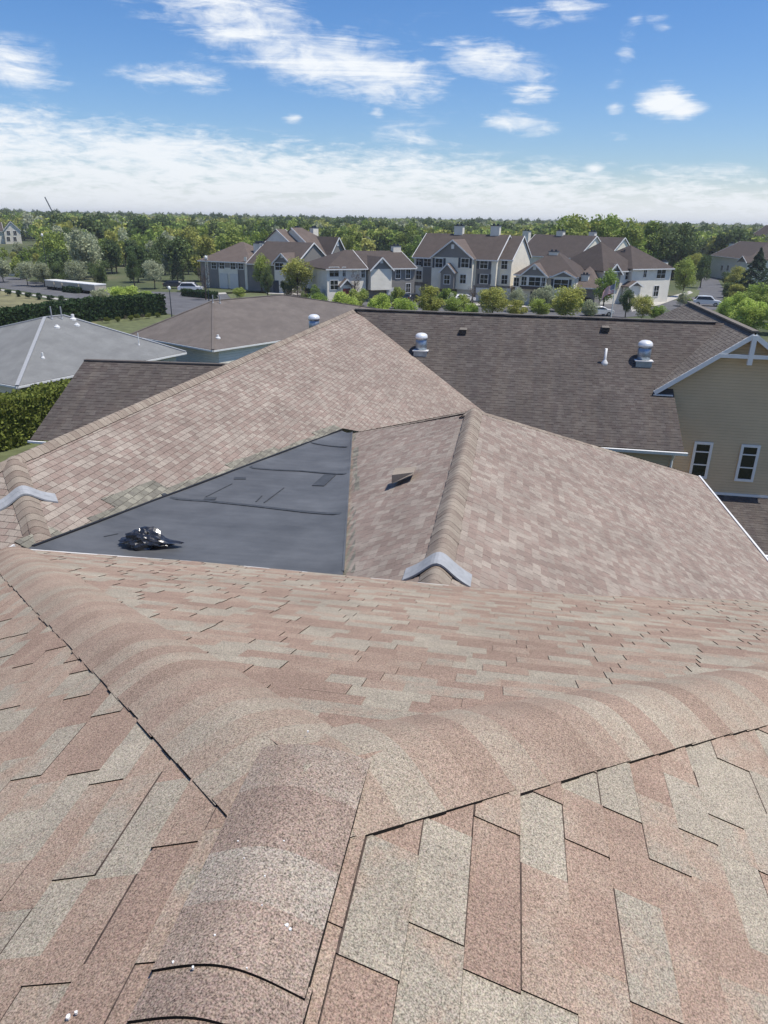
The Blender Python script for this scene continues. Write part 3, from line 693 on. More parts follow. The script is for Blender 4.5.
def crown_mesh(name, n, leaf, mat, blobs=22, seed=0, shape='round', fill=.75):
    r_ = np.random.default_rng(seed)
    if shape == 'cone':
        h = r_.uniform(0, 1, n)**1.25; a = r_.uniform(0, 2*np.pi, n); rad = .5*(1-h)*(.75+.25*np.sin(h*38+2*np.sin(a*3)))*r_.uniform(.55, 1, n)**.5
        C = np.stack([rad*np.cos(a), rad*np.sin(a), h], 1); tone = r_.uniform(0, 1, n)
    else:
        # blobs over an ellipsoid
        d = r_.normal(size=(blobs, 3)); d /= np.linalg.norm(d, axis=1)[:, None]
        rr = r_.uniform(.35, .95, blobs)**.7
        bc = d*rr[:, None]*np.array([.36, .36, .36])+np.array([0, 0, .52])
        if shape == 'tall': bc[:, 2] = .52+(bc[:, 2]-.52)*1.15; bc[:, :2] *= .85
        br = r_.uniform(.10, .19, blobs)*(1 if shape != 'sparse' else .75)
        bt = r_.uniform(0, 1, blobs)
        i = r_.integers(0, blobs, n); q = r_.normal(size=(n, 3)); q /= np.linalg.norm(q, axis=1)[:, None]
        C = bc[i]+q*(br[i]*r_.uniform(.3, 1.12, n)**.6)[:, None]; tone = np.clip(bt[i]*.55+r_.uniform(0, .5, n), 0, 1)
        C[:, 2] = np.maximum(C[:, 2], .04)
    X = r_.normal(size=(n, 3)); X /= np.linalg.norm(X, axis=1)[:, None]; Y = np.cross(X, r_.normal(size=(n, 3))); Y /= np.linalg.norm(Y, axis=1)[:, None]
    if shape == 'cone': X[:, 2] *= .4
    s = leaf*r_.uniform(.6, 1.3, n)[:, None]
    V = np.stack([C-X*s-Y*s*.6, C+X*s*.9-Y*s*.5, C+X*s+Y*s*.7, C-X*s*.8+Y*s*.6], 1).reshape(-1, 3)
    me = bpy.data.meshes.new(name); me.vertices.add(4*n); me.vertices.foreach_set('co', V.ravel())
    me.loops.add(4*n); me.loops.foreach_set('vertex_index', np.arange(4*n)); me.polygons.add(n); me.polygons.foreach_set('loop_start', np.arange(n)*4)
    me.update(calc_edges=True); me.materials.append(mat)
    at = me.attributes.new('tone', 'FLOAT', 'FACE'); at.data.foreach_set('value', tone)
    return me
CM = {}
def crown(kind, var, hi=False):
    key = (kind, var, hi)
    if key not in CM:
        shape = {'pine': 'cone', 'bare': 'sparse'}.get(kind, 'round' if var % 2 else 'tall')
        n, lf = ((6000, .016) if hi else (3200, .022))
        if kind == 'bare': n, lf = (1500, .010)
        if kind == 'pine': n = int(n*1.2)
        CM[key] = crown_mesh('crown', n, lf, LM[kind], 26 if hi else 18, hash((kind, var)) % 1000 if False else sum(map(ord, kind))*7+var*13, shape)
    return CM[key]
trunk_me = {}
def trunkmesh(hi):
    if hi not in trunk_me:
        m_ = MB(); m_.tube([(0, 0, 0), (.01, 0, .25), (0, .01, .6)], (.022, .016), 7)
        random.seed(3)
        for i in range(6): a = i*1.05; z = .22+i*.05; m_.tube([(0, 0, z), (.2*math.cos(a), .2*math.sin(a), z+.22)], (.010, .004), 5)
        me = bpy.data.meshes.new('trunk'); me.from_pydata(m_.v, [], m_.f); me.materials.append(M_bark); trunk_me[hi] = me
    return trunk_me[hi]
def tree(name, label, x, y, z, h, w, kind, var, group=None, hi=False, clear=.18, rz=None):
    r_ = empty(name, (x, y, z), label, 'tree' if 'tree' in name or name == 'conifer' else 'shrub', group, rz if rz is not None else random.random()*6.28)
    c = bpy.data.objects.new('crown', crown(kind, var, hi)); col.objects.link(c); c.parent = r_
    c.location = (0, 0, h*clear*.8); c.scale = (w, w, h*(1-clear*.8))
    if clear > .05:
        t_ = bpy.data.objects.new('trunk', trunkmesh(0)); col.objects.link(t_); t_.parent = r_; t_.scale = (h*.9, h*.9, h)
    return r_
def ptree(u, vb, vt, wpx, kind, var, label, name='deciduous_tree', group=None, hi=True, clear=.18, z=GZ):
    x, y = gp(u, vb, z); dep = float(np.dot(fwd, (x, y, z))); s = dep/FPX
    return tree(name, label, x, y, z, (vb-vt)*s*1.06, wpx*s*1.15, kind, var, group, hi, clear)
random.seed(11)
T = [  # u, v_base, v_top, width px, kind, label
 (28, 286, 263, 20, 'grey', 'small grey-green round tree at the left end of the row behind the road'),
 (45, 287, 262, 22, 'grey', 'small grey-green tree second from left in the row behind the road'),
 (60, 288, 264, 17, 'dark', 'dark small tree third in the row behind the road'),
 (78, 289, 262, 22, 'grey', 'round grey-green tree above the white trailers'),
 (101, 290, 262, 24, 'dark', 'dark round tree at the right end of the white trailers'),
 (135, 288, 255, 16, 'dark', 'dark upright tree between the trailers and the white car'),
 (155, 289, 262, 24, 'grey', 'pale grey-green tree left of the white car'),
 (124, 307, 286, 36, 'lime', 'bright yellow-green low tree beside the long hedge'),
 (103, 306, 290, 24, 'grey', 'pale blossoming low tree at the end of the long hedge'),
 (146, 306, 291, 22, 'lime', 'yellow-green tree just right of the brightest low tree'),
 (178, 284, 252, 14, 'pine', 'dark slender conifer behind the parked white car'),
 (206, 300, 262, 16, 'bare', 'thin brown street tree left of the garages of the left row'),
 (262, 292, 258, 22, 'green', 'dense green tree in front of the left terrace, beside its arched porch'),
 (268, 301, 268, 15, 'dark', 'dark narrow tree just below the dense green one'),
 (298, 300, 262, 36, 'olive', 'wide olive tree in front of the tall pale gable wall'),
 (300, 312, 288, 34, 'bare', 'bare brown shrubby tree behind the brown hip roof'),
 (355, 303, 270, 18, 'bare', 'thin reddish street tree before the middle terrace'),
 (432, 298, 270, 17, 'lime', 'light green young tree before the three-storey block'),
 (430, 322, 288, 34, 'olive', 'olive round tree left of three seen above the dark roof'),
 (492, 324, 289, 36, 'olive', 'olive round tree in the middle of three seen above the dark roof'),
 (564, 326, 289, 42, 'olive', 'olive round tree right of three seen above the dark roof'),
 (472, 306, 284, 14, 'bare', 'small brownish tree in front of the garage doors'),
 (517, 312, 288, 20, 'grey', 'grey-green tree at the corner of the three-storey block'),
 (545, 312, 288, 24, 'grey', 'pale grey-green tree before the middle right terrace'),
 (603, 310, 273, 28, 'green', 'dense green tree right behind the flag'),
 (625, 318, 290, 18, 'dark', 'dark small tree just right of the flagpole'),
 (641, 322, 298, 26, 'olive', 'low olive tree above the ridge right of the flagpole'),
 (682, 297, 262, 28, 'green', 'tall yellow-green tree at the left side of the right road'),
 (692, 283, 255, 20, 'olive', 'olive tree behind the tall tree by the right road'),
 (700, 288, 258, 18, 'dark', 'dark tree at the bend of the right road'),
 (735, 292, 268, 22, 'olive', 'thin olive tree left of the big dark conifer'),
 (345, 325, 292, 30, 'lime', 'lime green bush crown left of the shingled peak'),
 (318, 318, 294, 24, 'green', 'green bush crown above the brown hip roof'),
 (380, 324, 294, 30, 'lime', 'lime green crown just above the dark ridge, left end'),
 (404, 324, 298, 26, 'lime', 'lime green crown second along the dark ridge'),
 (452, 318, 298, 26, 'green', 'green bush crown between the first and second olive trees above the dark ridge'),
 (516, 322, 301, 24, 'olive', 'low olive bush crown between the second and third olive trees'),
 (538, 322, 299, 26, 'green', 'green bush crown just left of the third olive tree'),
 (588, 322, 302, 22, 'grey', 'pale bush crown just left of the flagpole'),
 (470, 322, 303, 18, 'lime', 'small lime bush crown touching the second olive tree'),
 (656, 322, 306, 20, 'green', 'small green bush crown below the pale blue car'),
 (578, 304, 284, 18, 'green', 'small green tree at the right end of the paired gables'),
 (378, 312, 296, 20, 'green', 'green bush crown in front of the middle terrace garage'),
 (288, 300, 280, 18, 'dark', 'dark small tree between the left terrace and the wide olive tree'),
 (240, 300, 288, 16, 'green', 'small round green tree before the left garages'),
 (362, 306, 290, 16, 'green', 'small green tree beside the middle terrace porch'),
]
for i, (u, vb, vt, w, k_, lab) in enumerate(T):
    ptree(u, vb, vt, w, k_, i % 3, lab, 'shrub_tree' if 'bush' in lab else 'deciduous_tree', hi=True)
ptree(751, 300, 254, 46, 'pine', 0, 'large dark conifer at the right edge above the green thicket', 'conifer', clear=.03)
# green thicket right
for i, (u, vb, vt, w, lab) in enumerate(((732, 322, 292, 34, 'mid green bush at the left end of the right thicket'), (758, 318, 285, 44, 'tall mid green bush in the middle of the right thicket'),
     (746, 332, 300, 44, 'green bush at the front of the right thicket'), (780, 325, 290, 46, 'green bush at the right edge of the thicket'), (772, 334, 304, 40, 'low green bush nearest the gabled roof'), (722, 326, 303, 22, 'small green bush beside the parked white car on the right'))):
    ptree(u, vb, vt, w, 'green' if i % 2 else 'lime', i % 3, lab, 'bush', clear=.0)
# forest individuals
def band(n, u0, u1, d0, d1, h0, h1, kinds, label, group, seed):
    random.seed(seed)
    for i in range(n):
        u = random.uniform(u0, u1); az_ = math.atan((u-384)/FPX*.926)-AZ; d = random.uniform(d0, d1)
        if u < 42 and label.endswith('car park'): continue
        x, y = d*math.sin(az_), d*math.cos(az_); h = random.uniform(h0, h1); k_ = random.choice(kinds)
        tree('forest_tree', label, x, y, th(x, y)-.4, h, h*random.uniform(.7, 1.0), k_, random.randrange(3), group, False, .12)
band(125, -60, 222, 158, 290, 7, 11, ['green', 'green', 'grey', 'olive', 'dark', 'grey'], 'spring tree in the wood behind the car park', 'trees of the left wood', 21)
band(26, 215, 420, 175, 280, 10, 13.5, ['green', 'dark', 'olive', 'green'], 'spring tree in the wood behind the terraces', 'trees behind the terraces', 22)
band(18, 560, 640, 190, 230, 14.2, 16, ['olive', 'green', 'green'], 'tall light green tree in the right hand wood', 'tall light trees of the right wood', 23)
band(15, 638, 684, 190, 240, 12.5, 14.8, ['dark', 'dark', 'green'], 'tall dark tree in the right hand wood', 'tall dark trees of the right wood', 24)
band(14, 700, 790, 300, 360, 11, 13.5, ['dark', 'green'], 'dark tree in the wood behind the right houses', 'trees behind the right houses', 25)
random.seed(31)
for i in range(46):
    u = random.uniform(300, 690); v = 296+random.uniform(4, 17)-(3 if u < 340 else 0)
    if 606 < u < 626: continue
    x, y = gp(u, v); h = random.uniform(1.2, 3.4)
    r_ = tree('planted_shrub', 'low planted shrub in the beds before the townhouses', x, y, GZ, h, h*random.uniform(.9, 1.5), random.choice(['green', 'dark', 'olive', 'grey', 'green']), random.randrange(3), 'shrubs in the townhouse beds', False, 0); r_['category'] = 'shrub'
for (u0, u1, d0, d1, n) in ((690, 790, 150, 200, 10),):
    for i in range(n):
        u = random.uniform(u0+34, u1); az_ = math.atan((u-384)/FPX*.926)-AZ; d = random.uniform(d0, d1); x, y = d*math.sin(az_), d*math.cos(az_); h = random.uniform(2.5, 4.5)
        r_ = tree('planted_shrub', 'green thicket shrub beyond the right car park', x, y, GZ, h, h*1.4, random.choice(['green', 'dark', 'olive']), random.randrange(3), 'thicket shrubs on the right', False, 0); r_['category'] = 'shrub'
band(34, -50, 44, 160, 290, 4.0, 5.6, ['green', 'olive', 'grey', 'green'], 'low spring tree on the slope below the farmhouse', 'low trees below the farmhouse', 41)
# the far canopy: one mass, instanced from three crown sources
def canopy(kind, var, n, seed, hscale):
    src = crown_mesh('crown', 420, .055, LM[kind], 14, seed+50, 'round'); r_ = np.random.default_rng(seed)
    pts = []; sc = []
    while len(pts) < n:
        u = r_.uniform(-160, 940); az_ = math.atan((u-384)/FPX*.926)-AZ; d = 250+(r_.uniform(0, 1)**1.4)*1300
        if u > 420 and u < 700 and d < 260: continue
        if u > -45 and u < 40 and d < 405: continue
        x, y = d*math.sin(az_), d*math.cos(az_); pts.append((x, y, th(x, y)-1)); sc.append(r_.uniform(9, 14)*hscale*(1+d/3000))
    me = bpy.data.meshes.new('woodland'); me.from_pydata(pts, [], []); at = me.attributes.new('sz', 'FLOAT', 'POINT'); at.data.foreach_set('value', sc)
    o = bpy.data.objects.new('woodland', me); col.objects.link(o)
    ng = bpy.data.node_groups.new('scatter', 'GeometryNodeTree'); ng.interface.new_socket('Geometry', in_out='INPUT', socket_type='NodeSocketGeometry'); ng.interface.new_socket('Geometry', in_out='OUTPUT', socket_type='NodeSocketGeometry')
    N = ng.nodes; L = ng.links; gi = N.new('NodeGroupInput'); go = N.new('NodeGroupOutput')
    tr_ = N.new('GeometryNodeInstanceOnPoints'); so_ = N.new('GeometryNodeObjectInfo')
    sobj = tree_sources[kind]; so_.inputs[0].default_value = sobj; so_.inputs['As Instance'].default_value = True
    na = N.new('GeometryNodeInputNamedAttribute'); na.data_type = 'FLOAT'; na.inputs[0].default_value = 'sz'
    rv = N.new('FunctionNodeRandomValue'); rv.data_type = 'FLOAT'; rv.inputs[2].default_value = 0; rv.inputs[3].default_value = 6.28
    cx = N.new('ShaderNodeCombineXYZ'); L.new(rv.outputs[1], cx.inputs[2])
    L.new(gi.outputs[0], tr_.inputs['Points']); L.new(so_.outputs['Geometry'], tr_.inputs['Instance']); L.new(cx.outputs[0], tr_.inputs['Rotation'])
    L.new(na.outputs[0], tr_.inputs['Scale']); L.new(tr_.outputs[0], go.inputs[0])
    md_ = o.modifiers.new('scatter', 'NODES'); md_.node_group = ng
    return setp(o, 'far-off spring woodland reaching the horizon', 'woodland', kind='stuff')
tree_sources = {}
for kind, (u, d) in {'green': (60, 330), 'dark': (250, 340), 'olive': (330, 345), 'grey': (130, 345)}.items():
    az_ = math.atan((u-384)/FPX*.926)-AZ; x, y = d*math.sin(az_), d*math.cos(az_)
    me = crown_mesh('forest_tree', 1500, .034, LM[kind], 20, len(kind)*31, 'round')
    co_ = np.zeros(len(me.vertices)*3); me.vertices.foreach_get('co', co_); 
    o = bpy.data.objects.new('forest_tree', me); col.objects.link(o); o.location = (x, y, th(x, y)-.5); o.scale = (11, 11, 11)
    setp(o, {'green': 'green', 'dark': 'dark', 'olive': 'olive', 'grey': 'grey-green'}[kind]+' tree standing far back in the wood', 'tree', 'single trees far back in the wood'); tree_sources[kind] = o
for kind, n, sd, hs in (('green', 3200, 1, 1), ('dark', 1000, 2, 1), ('olive', 1900, 3, 1), ('grey', 900, 4, .9)): canopy(kind, 0, n, sd, hs)

# hedges
def hedge(name, label, pts, z0, h, w, kind, leaf=.12, dens=60, cat='hedge'):
    V = []; tn = []; r_ = np.random.default_rng(len(label)); core = MB()
    for (a, b) in zip(pts[:-1], pts[1:]):
        a = Vector((*a, z0)); b = Vector((*b, z0)); d = (b-a); L = d.length; d.normalize(); s = Vector((d.y, -d.x, 0))
        core.beam(a+Vector((0, 0, h*.47)), b+Vector((0, 0, h*.47)), w*.86, h*.93)
        n = int(dens*L*(2*h+w))
        for i in range(n):
            u = r_.uniform(-.1, L+.1); q = r_.uniform(0, 2*h+w); bump = .10*math.sin(u*1.7)+.06*math.sin(u*4.1+1)
            if q < h: p_ = a+d*u-s*(w/2)+Vector((0, 0, q))
            elif q < h+w: p_ = a+d*u+s*(q-h-w/2)+Vector((0, 0, h+bump*.7))
            else: p_ = a+d*u+s*(w/2)+Vector((0, 0, q-h-w))
            p_ = p_+Vector(tuple(r_.normal(size=3)*.07)); V.append(tuple(p_)); tn.append(r_.uniform(0, 1))
        for e_, dd in ((a, -1), (b, 1)):
            for i in range(int(dens*h*w)): V.append(tuple(e_+s*r_.uniform(-w/2, w/2)+Vector((0, 0, r_.uniform(0, h)))+Vector(tuple(r_.normal(size=3)*.06)))); tn.append(r_.uniform(0, 1))
    C = np.array(V); n = len(C); X = r_.normal(size=(n, 3)); X /= np.linalg.norm(X, axis=1)[:, None]; Y = np.cross(X, r_.normal(size=(n, 3))); Y /= np.linalg.norm(Y, axis=1)[:, None]
    s_ = leaf*r_.uniform(.6, 1.3, n)[:, None]
    Q = np.stack([C-X*s_-Y*s_*.6, C+X*s_-Y*s_*.6, C+X*s_+Y*s_*.6, C-X*s_+Y*s_*.6], 1).reshape(-1, 3)
    k0 = len(core.v); allv = core.v+[tuple(q) for q in Q]; allf = core.f+[(k0+4*i, k0+4*i+1, k0+4*i+2, k0+4*i+3) for i in range(n)]
    me = bpy.data.meshes.new(name); me.from_pydata(allv, [], allf); at = me.attributes.new('tone', 'FLOAT', 'FACE'); at.data.foreach_set('value', [.2]*len(core.f)+tn)
    return setp(linkmesh(name, me, LM[kind]), label, cat)
A = gp(-70, 350); B = gp(0, 335); C_ = gp(90, 321); D_ = gp(162, 314.5)
hedge('hedge', 'long tall dark green clipped hedge behind the grey hip roof', [A, B, C_, D_], GZ, 2.7, 2.0, 'hedge', .14, 34)
hedge('hedge', 'thick yellow-green hedge in front of the grey roofed house', [(-33.5, 24.5), (-30.0, 31.5), (-27.4, 39.0), (-24.3, 48.5)], GZ, 2.75, 2.0, 'ygreen', .085, 110)
hedge('hedge', 'low yellow-green hedge strip below the brown hip roof', [gp(178, 372), gp(240, 362)], GZ, 2.0, 1.6, 'ygreen', .09, 90)
hedge('hedge', 'low dark hedge beside the parked white car', [gp(184, 296), gp(215, 299)], GZ, 1.1, 1.2, 'hedge', .12, 40)
hedge('hedge', 'low dark hedge beneath the white trailers', [gp(66, 292), gp(80, 293.5)], GZ, .9, 1.2, 'hedge', .12, 40)
# clipped shrubs
sh = None
for i, (u, v) in enumerate(((-2, 294), (9, 295.5), (19, 297), (29, 298.5), (39.5, 300), (51, 301.5), (62, 303), (73, 304.5))):
    x, y = gp(u, v); r_ = tree('clipped_shrub', 'small dark clipped shrub in the row along the road kerb', x, y, GZ, 1.15, 1.5, 'hedge', i % 2, 'dark shrubs along the kerb', False, 0)
    r_['category'] = 'shrub'
for i, (u, v) in enumerate(((101, 324), (107, 323.4), (118, 322.3), (126, 321.4), (131, 320.8), (137, 320.2), (143, 319.5), (149, 319), (158, 318))):
    x, y = gp(u, v); r_ = tree('round_shrub', 'small yellowish round shrub in the row before the long hedge', x, y, GZ, .9, 1.0, 'ygreen' if i % 3 else 'bare', i % 2, 'yellowish shrubs before the hedge', False, 0); r_['category'] = 'shrub'

# ================================================================== LOW HOUSES LEFT
M_greyroof = shingle('grey_shingle', [(0, (.20, .205, .20)), (1, (.20, .205, .20))], grain=.3, dirt=.6, dirtcol=(.14, .142, .142))
M_brownroof = shingle('brown_shingle', [(0, (.155, .135, .12)), (1, (.155, .135, .12))], grain=.3, dirt=.6, dirtcol=(.10, .086, .078))
def slab(poly, th_=.12):
    m_ = MB(); m_.prism([tuple(p) for p in poly], (0, 0, -th_)); return m_
def hiphouse(label, corners, ridge, ze_, roofmat, wallmat, vents, capmat):
    H = empty('hip_roofed_house', (corners[0][0], corners[0][1], GZ), label, 'house')
    off = Vector((corners[0][0], corners[0][1], GZ))
    def B_(m_, name, mat, par): m_.v = [tuple(Vector(p)-off) for p in m_.v]; return m_.build(name, mat, par)
    c = [Vector((x, y, ze_)) for x, y in corners]; r = [Vector(p) for p in ridge]
    faces = [(c[0], c[1], r[1], r[0]), (c[1], c[2], r[1]), (c[2], c[3], r[0], r[1]), (c[3], c[0], r[0])]
    for f_ in faces: B_(slab(f_), 'roof', roofmat, H)
    cm = MB()
    for a, b in ((c[0], r[0]), (c[1], r[1]), (c[2], r[1]), (c[3], r[0]), (r[0], r[1])): cm.beam(a+Vector((0, 0, .03)), b+Vector((0, 0, .03)), .22, .07)
    B_(cm, 'hip_cap', capmat, H)
    ce = sum(c, Vector())/4; q = [p+(ce-p).normalized()*.8 for p in c]
    B_(MB().prism([(p.x, p.y, GZ) for p in q], (0, 0, ze_-GZ-.1)), 'wall', wallmat, H)
    gt = MB()
    for i in range(4): gt.beam(c[i]+Vector((0, 0, -.1)), c[(i+1) % 4]+Vector((0, 0, -.1)), .14, .12)
    B_(gt, 'gutter', M_white, H)
    # windows along the first eave
    a, b = q[0], q[1]; d = (b-a).normalized(); s = Vector((d.y, -d.x, 0)); L = (b-a).length
    for k_ in (.18, .24, .5, .56, .84):
        p = a+d*L*k_; w_ = MB().beam((p.x+s.x*.03, p.y+s.y*.03, ze_-1.1), (p.x+d.x*1.0+s.x*.03, p.y+d.y*1.0+s.y*.03, ze_-1.1), .08, 1.3); wo = B_(w_, 'window', M_white, H)
        w_ = MB().beam((p.x+d.x*.08+s.x*.05, p.y+d.y*.08+s.y*.05, ze_-1.1), (p.x+d.x*.92+s.x*.05, p.y+d.y*.92+s.y*.05, ze_-1.1), .08, 1.14); B_(w_, 'pane', M_glass, wo)
    for (u, v, hh, rr, mat_) in vents:
        nn = (faces[0][1]-faces[0][0]).cross(faces[0][2]-faces[0][0]); nn.normalize(); p = on_plane(u, v, tuple(nn), nn.dot(c[0]))
        B_(MB().lathe(tuple(p), [(rr*2.2, -.15), (rr*2, .05), (rr, .1), (rr, hh), (rr*.7, hh+.01)], 10), 'roof_vent', mat_, H)
    return H
c1 = Vector((-29.55, 38.91)); c2 = Vector((-24.87, 52.97)); d_ = (c2-c1).normalized(); nrm = Vector((-d_.y, d_.x)); W_ = 17
hiphouse('low house with a pale grey hipped shingle roof at far left', [tuple(c1), tuple(c2), tuple(c2+nrm*W_), tuple(c1+nrm*W_)], [(-34.25, 49.5, -7), (-33.7, 51.0, -7)], -9.7, M_greyroof, M_pale,
         [(43, 358, .35, .06, M_white), (52, 319, .9, .05, M_strip), (62, 319, .9, .05, M_strip), (73, 319, .35, .12, M_white), (57, 327, .15, .10, M_white), (77, 325, .15, .10, M_white), (139, 345, .9, .035, M_white)], M_strip)
c1 = Vector((-22.74, 53.28)); dl = Vector((-9.9, 5.4)).normalized(); dr_ = Vector((-dl.y, dl.x))*-1; dr_ = Vector((dl.y, -dl.x))
hiphouse('low house with a brown-grey hipped roof in the middle distance left', [tuple(c1), tuple(c1+dr_*30), tuple(c1+dl*11.3+dr_*30), tuple(c1+dl*11.3)],
         [(-27.2, 64.6, -7), (-22.9, 72.2, -7)], -9.5, M_brownroof, M_pale, [(218, 338, .25, .1, M_white), (213, 303, .7, .05, M_strip), (220, 303, .7, .05, M_strip)], M_brownroof)

# ================================================================== TOWNHOUSE ROWS
class Row:
    """A terrace: its front line is set by two points on the ground; local x runs along the front, y into the block"""
    def __init__(s, name, label, pl_, pr_, cat='building', group=None, gz=GZ):
        a = Vector(gp(*pl_, gz)); b = Vector(gp(*pr_, gz)); s.gz = gz; d = (b-a).normalized(); s.a = a; s.d = d; s.n = Vector((-d.y, d.x))
        s.rz = math.atan2(d.y, d.x); s.o = empty(name, (a.x, a.y, gz), label, cat, group, s.rz); s.L = (b-a).length
    def loc(s, u, v, y=0):     # picture ray onto the vertical plane y behind the front -> local (x, z)
        n3 = (s.n.x, s.n.y, 0.0); p = on_plane(u, v, n3, s.n.dot(s.a)+y); q = Vector((p[0], p[1]))-s.a
        return q.dot(s.d), float(p[2])-s.gz
    def section(s, u0, u1, ve, rise, depth, y=0, wall=M_cream, roof=M_roof, ends='gg', base=None, oh=.35, rl=0, rr=0):
        x0 = s.loc(u0, ve, y)[0]; x1 = s.loc(u1, ve, y)[0]; ze_ = s.loc((u0+u1)/2, ve, y)[1]
        return s.sec(x0, x1, ze_, rise, depth, y, wall, roof, ends, base, oh)
    def sec(s, x0, x1, ze_, rise, depth, y=0, wall=M_cream, roof=M_roof, ends='gg', base=None, oh=.35):
        m_ = MB(); m_.box(x0, x1, y, y+depth, 0, ze_)
        ym = y+depth/2; zr_ = ze_+rise
        if ends[0] == 'g': m_.prism([(x0, y, ze_), (x0, y+depth, ze_), (x0, ym, zr_)], (.12, 0, 0))
        if ends[1] == 'g': m_.prism([(x1-.12, y, ze_), (x1-.12, y+depth, ze_), (x1-.12, ym, zr_)], (.12, 0, 0))
        m_.build('wall', wall, s.o, fix=True)
        if base: MB().box(x0-.05, x1+.05, y-.06, y+depth*.9, 0, 2.7).build('ground_floor_wall', base, s.o)
        xa, xb = x0-oh*(1 if ends[0] == 'h' else .6), x1+oh*(1 if ends[1] == 'h' else .6); ra = xa+(depth*.5 if ends[0] == 'h' else 0); rb = xb-(depth*.5 if ends[1] == 'h' else 0)
        if ra > rb: ra = rb = (xa+xb)/2
        k_ = rise/(depth/2); za = ze_-k_*oh+.12; zt_ = zr_+.14; r_ = MB(); th_ = -.14
        pf = [(xa, y-oh, za), (xb, y-oh, za), (rb, ym, zt_), (ra, ym, zt_)]; pb_ = [(xb, y+depth+oh, za), (xa, y+depth+oh, za), (ra, ym, zt_), (rb, ym, zt_)]
        for f_ in (pf, pb_): r_.prism(f_, (0, 0, th_))
        if ends[0] == 'h': r_.prism([pf[0], (ra, ym, zt_), pb_[1]], (0, 0, th_))
        if ends[1] == 'h': r_.prism([pf[1], pb_[0], (rb, ym, zt_)], (0, 0, th_))
        r_.build('roof', roof, s.o)
        e_ = MB(); e_.box(xa, xb, y-oh-.08, y-oh+.02, za-.2, za-.02)
        if ends[0] == 'g': e_.beam((xa-.03, y-oh, za-.08), (xa-.03, ym, zt_-.08), .08, .2)
        if ends[1] == 'g': e_.beam((xb+.03, y-oh, za-.08), (xb+.03, ym, zt_-.08), .08, .2); e_.beam((xb+.03, y+depth+oh, za-.08), (xb+.03, ym, zt_-.08), .08, .2)
        e_.build('trim', M_white, s.o)
        return x0, x1, ze_
    def gable(s, u0, u1, ve, va, prot, wall=M_cream, gwall=M_gsid, roof=M_roofr, back=5, vb=None, hipped=False, y=0):
        yy = y-prot; x0, ze_ = s.loc(u0, ve, yy); x1, _ = s.loc(u1, ve, yy); xm = (x0+x1)/2; za = s.loc((u0+u1)/2, va, yy)[1]; z0 = 0 if vb is None else s.loc((u0+u1)/2, vb, yy)[1]
        ze_ = s.loc((u0+u1)/2, ve, yy)[1]
        MB().box(x0, x1, yy, y+.5, z0, ze_).build('bay', wall, s.o)
        MB().prism([(x0, yy+.02, ze_), (x1, yy+.02, ze_), (xm, yy+.02, za)], (0, .3, 0)).build('gable_panel', gwall, s.o)
        oh = .3; k_ = (za-ze_)/((x1-x0)/2); r_ = MB()
        for sg, xe in ((-1, x0-oh), (1, x1+oh)):
            f_ = [(xe, yy-oh, ze_-k_*oh+.1), (xm, yy-oh, za+.1), (xm, y+back, za+.1), (xe, y+back*.15, ze_-k_*oh+.1)]
            r_.prism(f_, (0, 0, -.14))
        r_.build('gable_roof', roof, s.o); e_ = MB()
        for xe in (x0-oh, x1+oh): e_.beam((xe, yy-oh-.05, ze_-k_*oh-.03), (xm, yy-oh-.05, za-.03), .07, .2)
        e_.build('trim', M_white, s.o)
        h_ = za-ze_
        if h_ > 1.3: MB().box(xm-.25, xm+.25, yy-.05, yy+.03, ze_+h_*.5, ze_+h_*.5+.7).build('gable_vent', M_white, s.o)
    def win(s, u, v, w=1.4, h=1.5, y=0, shut=False, n=2):
        x, z = s.loc(u, v, y); wd_ = window(x-w/2, x+w/2, z-h/2, z+h/2, y-.02, s.o, fw=.085, rails=(.5,), vbar=n > 1)
        if shut:
            for sg in (-1, 1): MB().box(x+sg*(w/2+.25)-.2, x+sg*(w/2+.25)+.2, y-.06, y+.0, z-h/2, z+h/2).build('shutter', M_shut, s.o)
    def garage(s, u, v, w=2.6, h=2.2, y=0, door=M_gar, name='garage_door'):
        x, _ = s.loc(u, v, y); m_ = MB().box(x-w/2, x+w/2, y-.10, y-.02, .05, h)
        for i in range(1, 4): m_.box(x-w/2+.05, x+w/2-.05, y-.115, y-.10, h*i/4-.02, h*i/4+.02)
        m_.build(name, door, s.o)
    def chimney(s, u, vt, vb, w=1.3, y=5):
        x, z1 = s.loc(u, vt, y); z0 = s.loc(u, vb, y)[1]
        c_ = MB().box(x-w/2, x+w/2, y-.5, y+.5, z0-2.2, z1).build('chimney', M_pale, s.o)
        MB().box(x-w/2-.1, x+w/2+.1, y-.55, y+.55, z1, z1+.12).box(x-w/3, x-w/3+.3, y-.2, y+.2, z1+.12, z1+.4).box(x+w/3-.3, x+w/3, y-.2, y+.2, z1+.12, z1+.4).build('chimney_cap', M_shut, c_)
    def sidewin(s, x, y, z, w=1.1, h=1.4, sg=1):
        f_ = MB().box(x-.03, x+.05, y-w/2, y+w/2, z-h/2, z+h/2).build('window', M_white, s.o)
        MB().box(x-.035 if sg < 0 else x+.0, x+.0 if sg < 0 else x+.056, y-w/2+.1, y+w/2-.1, z-h/2+.1, z+h/2-.1).build('pane', M_glass, f_)
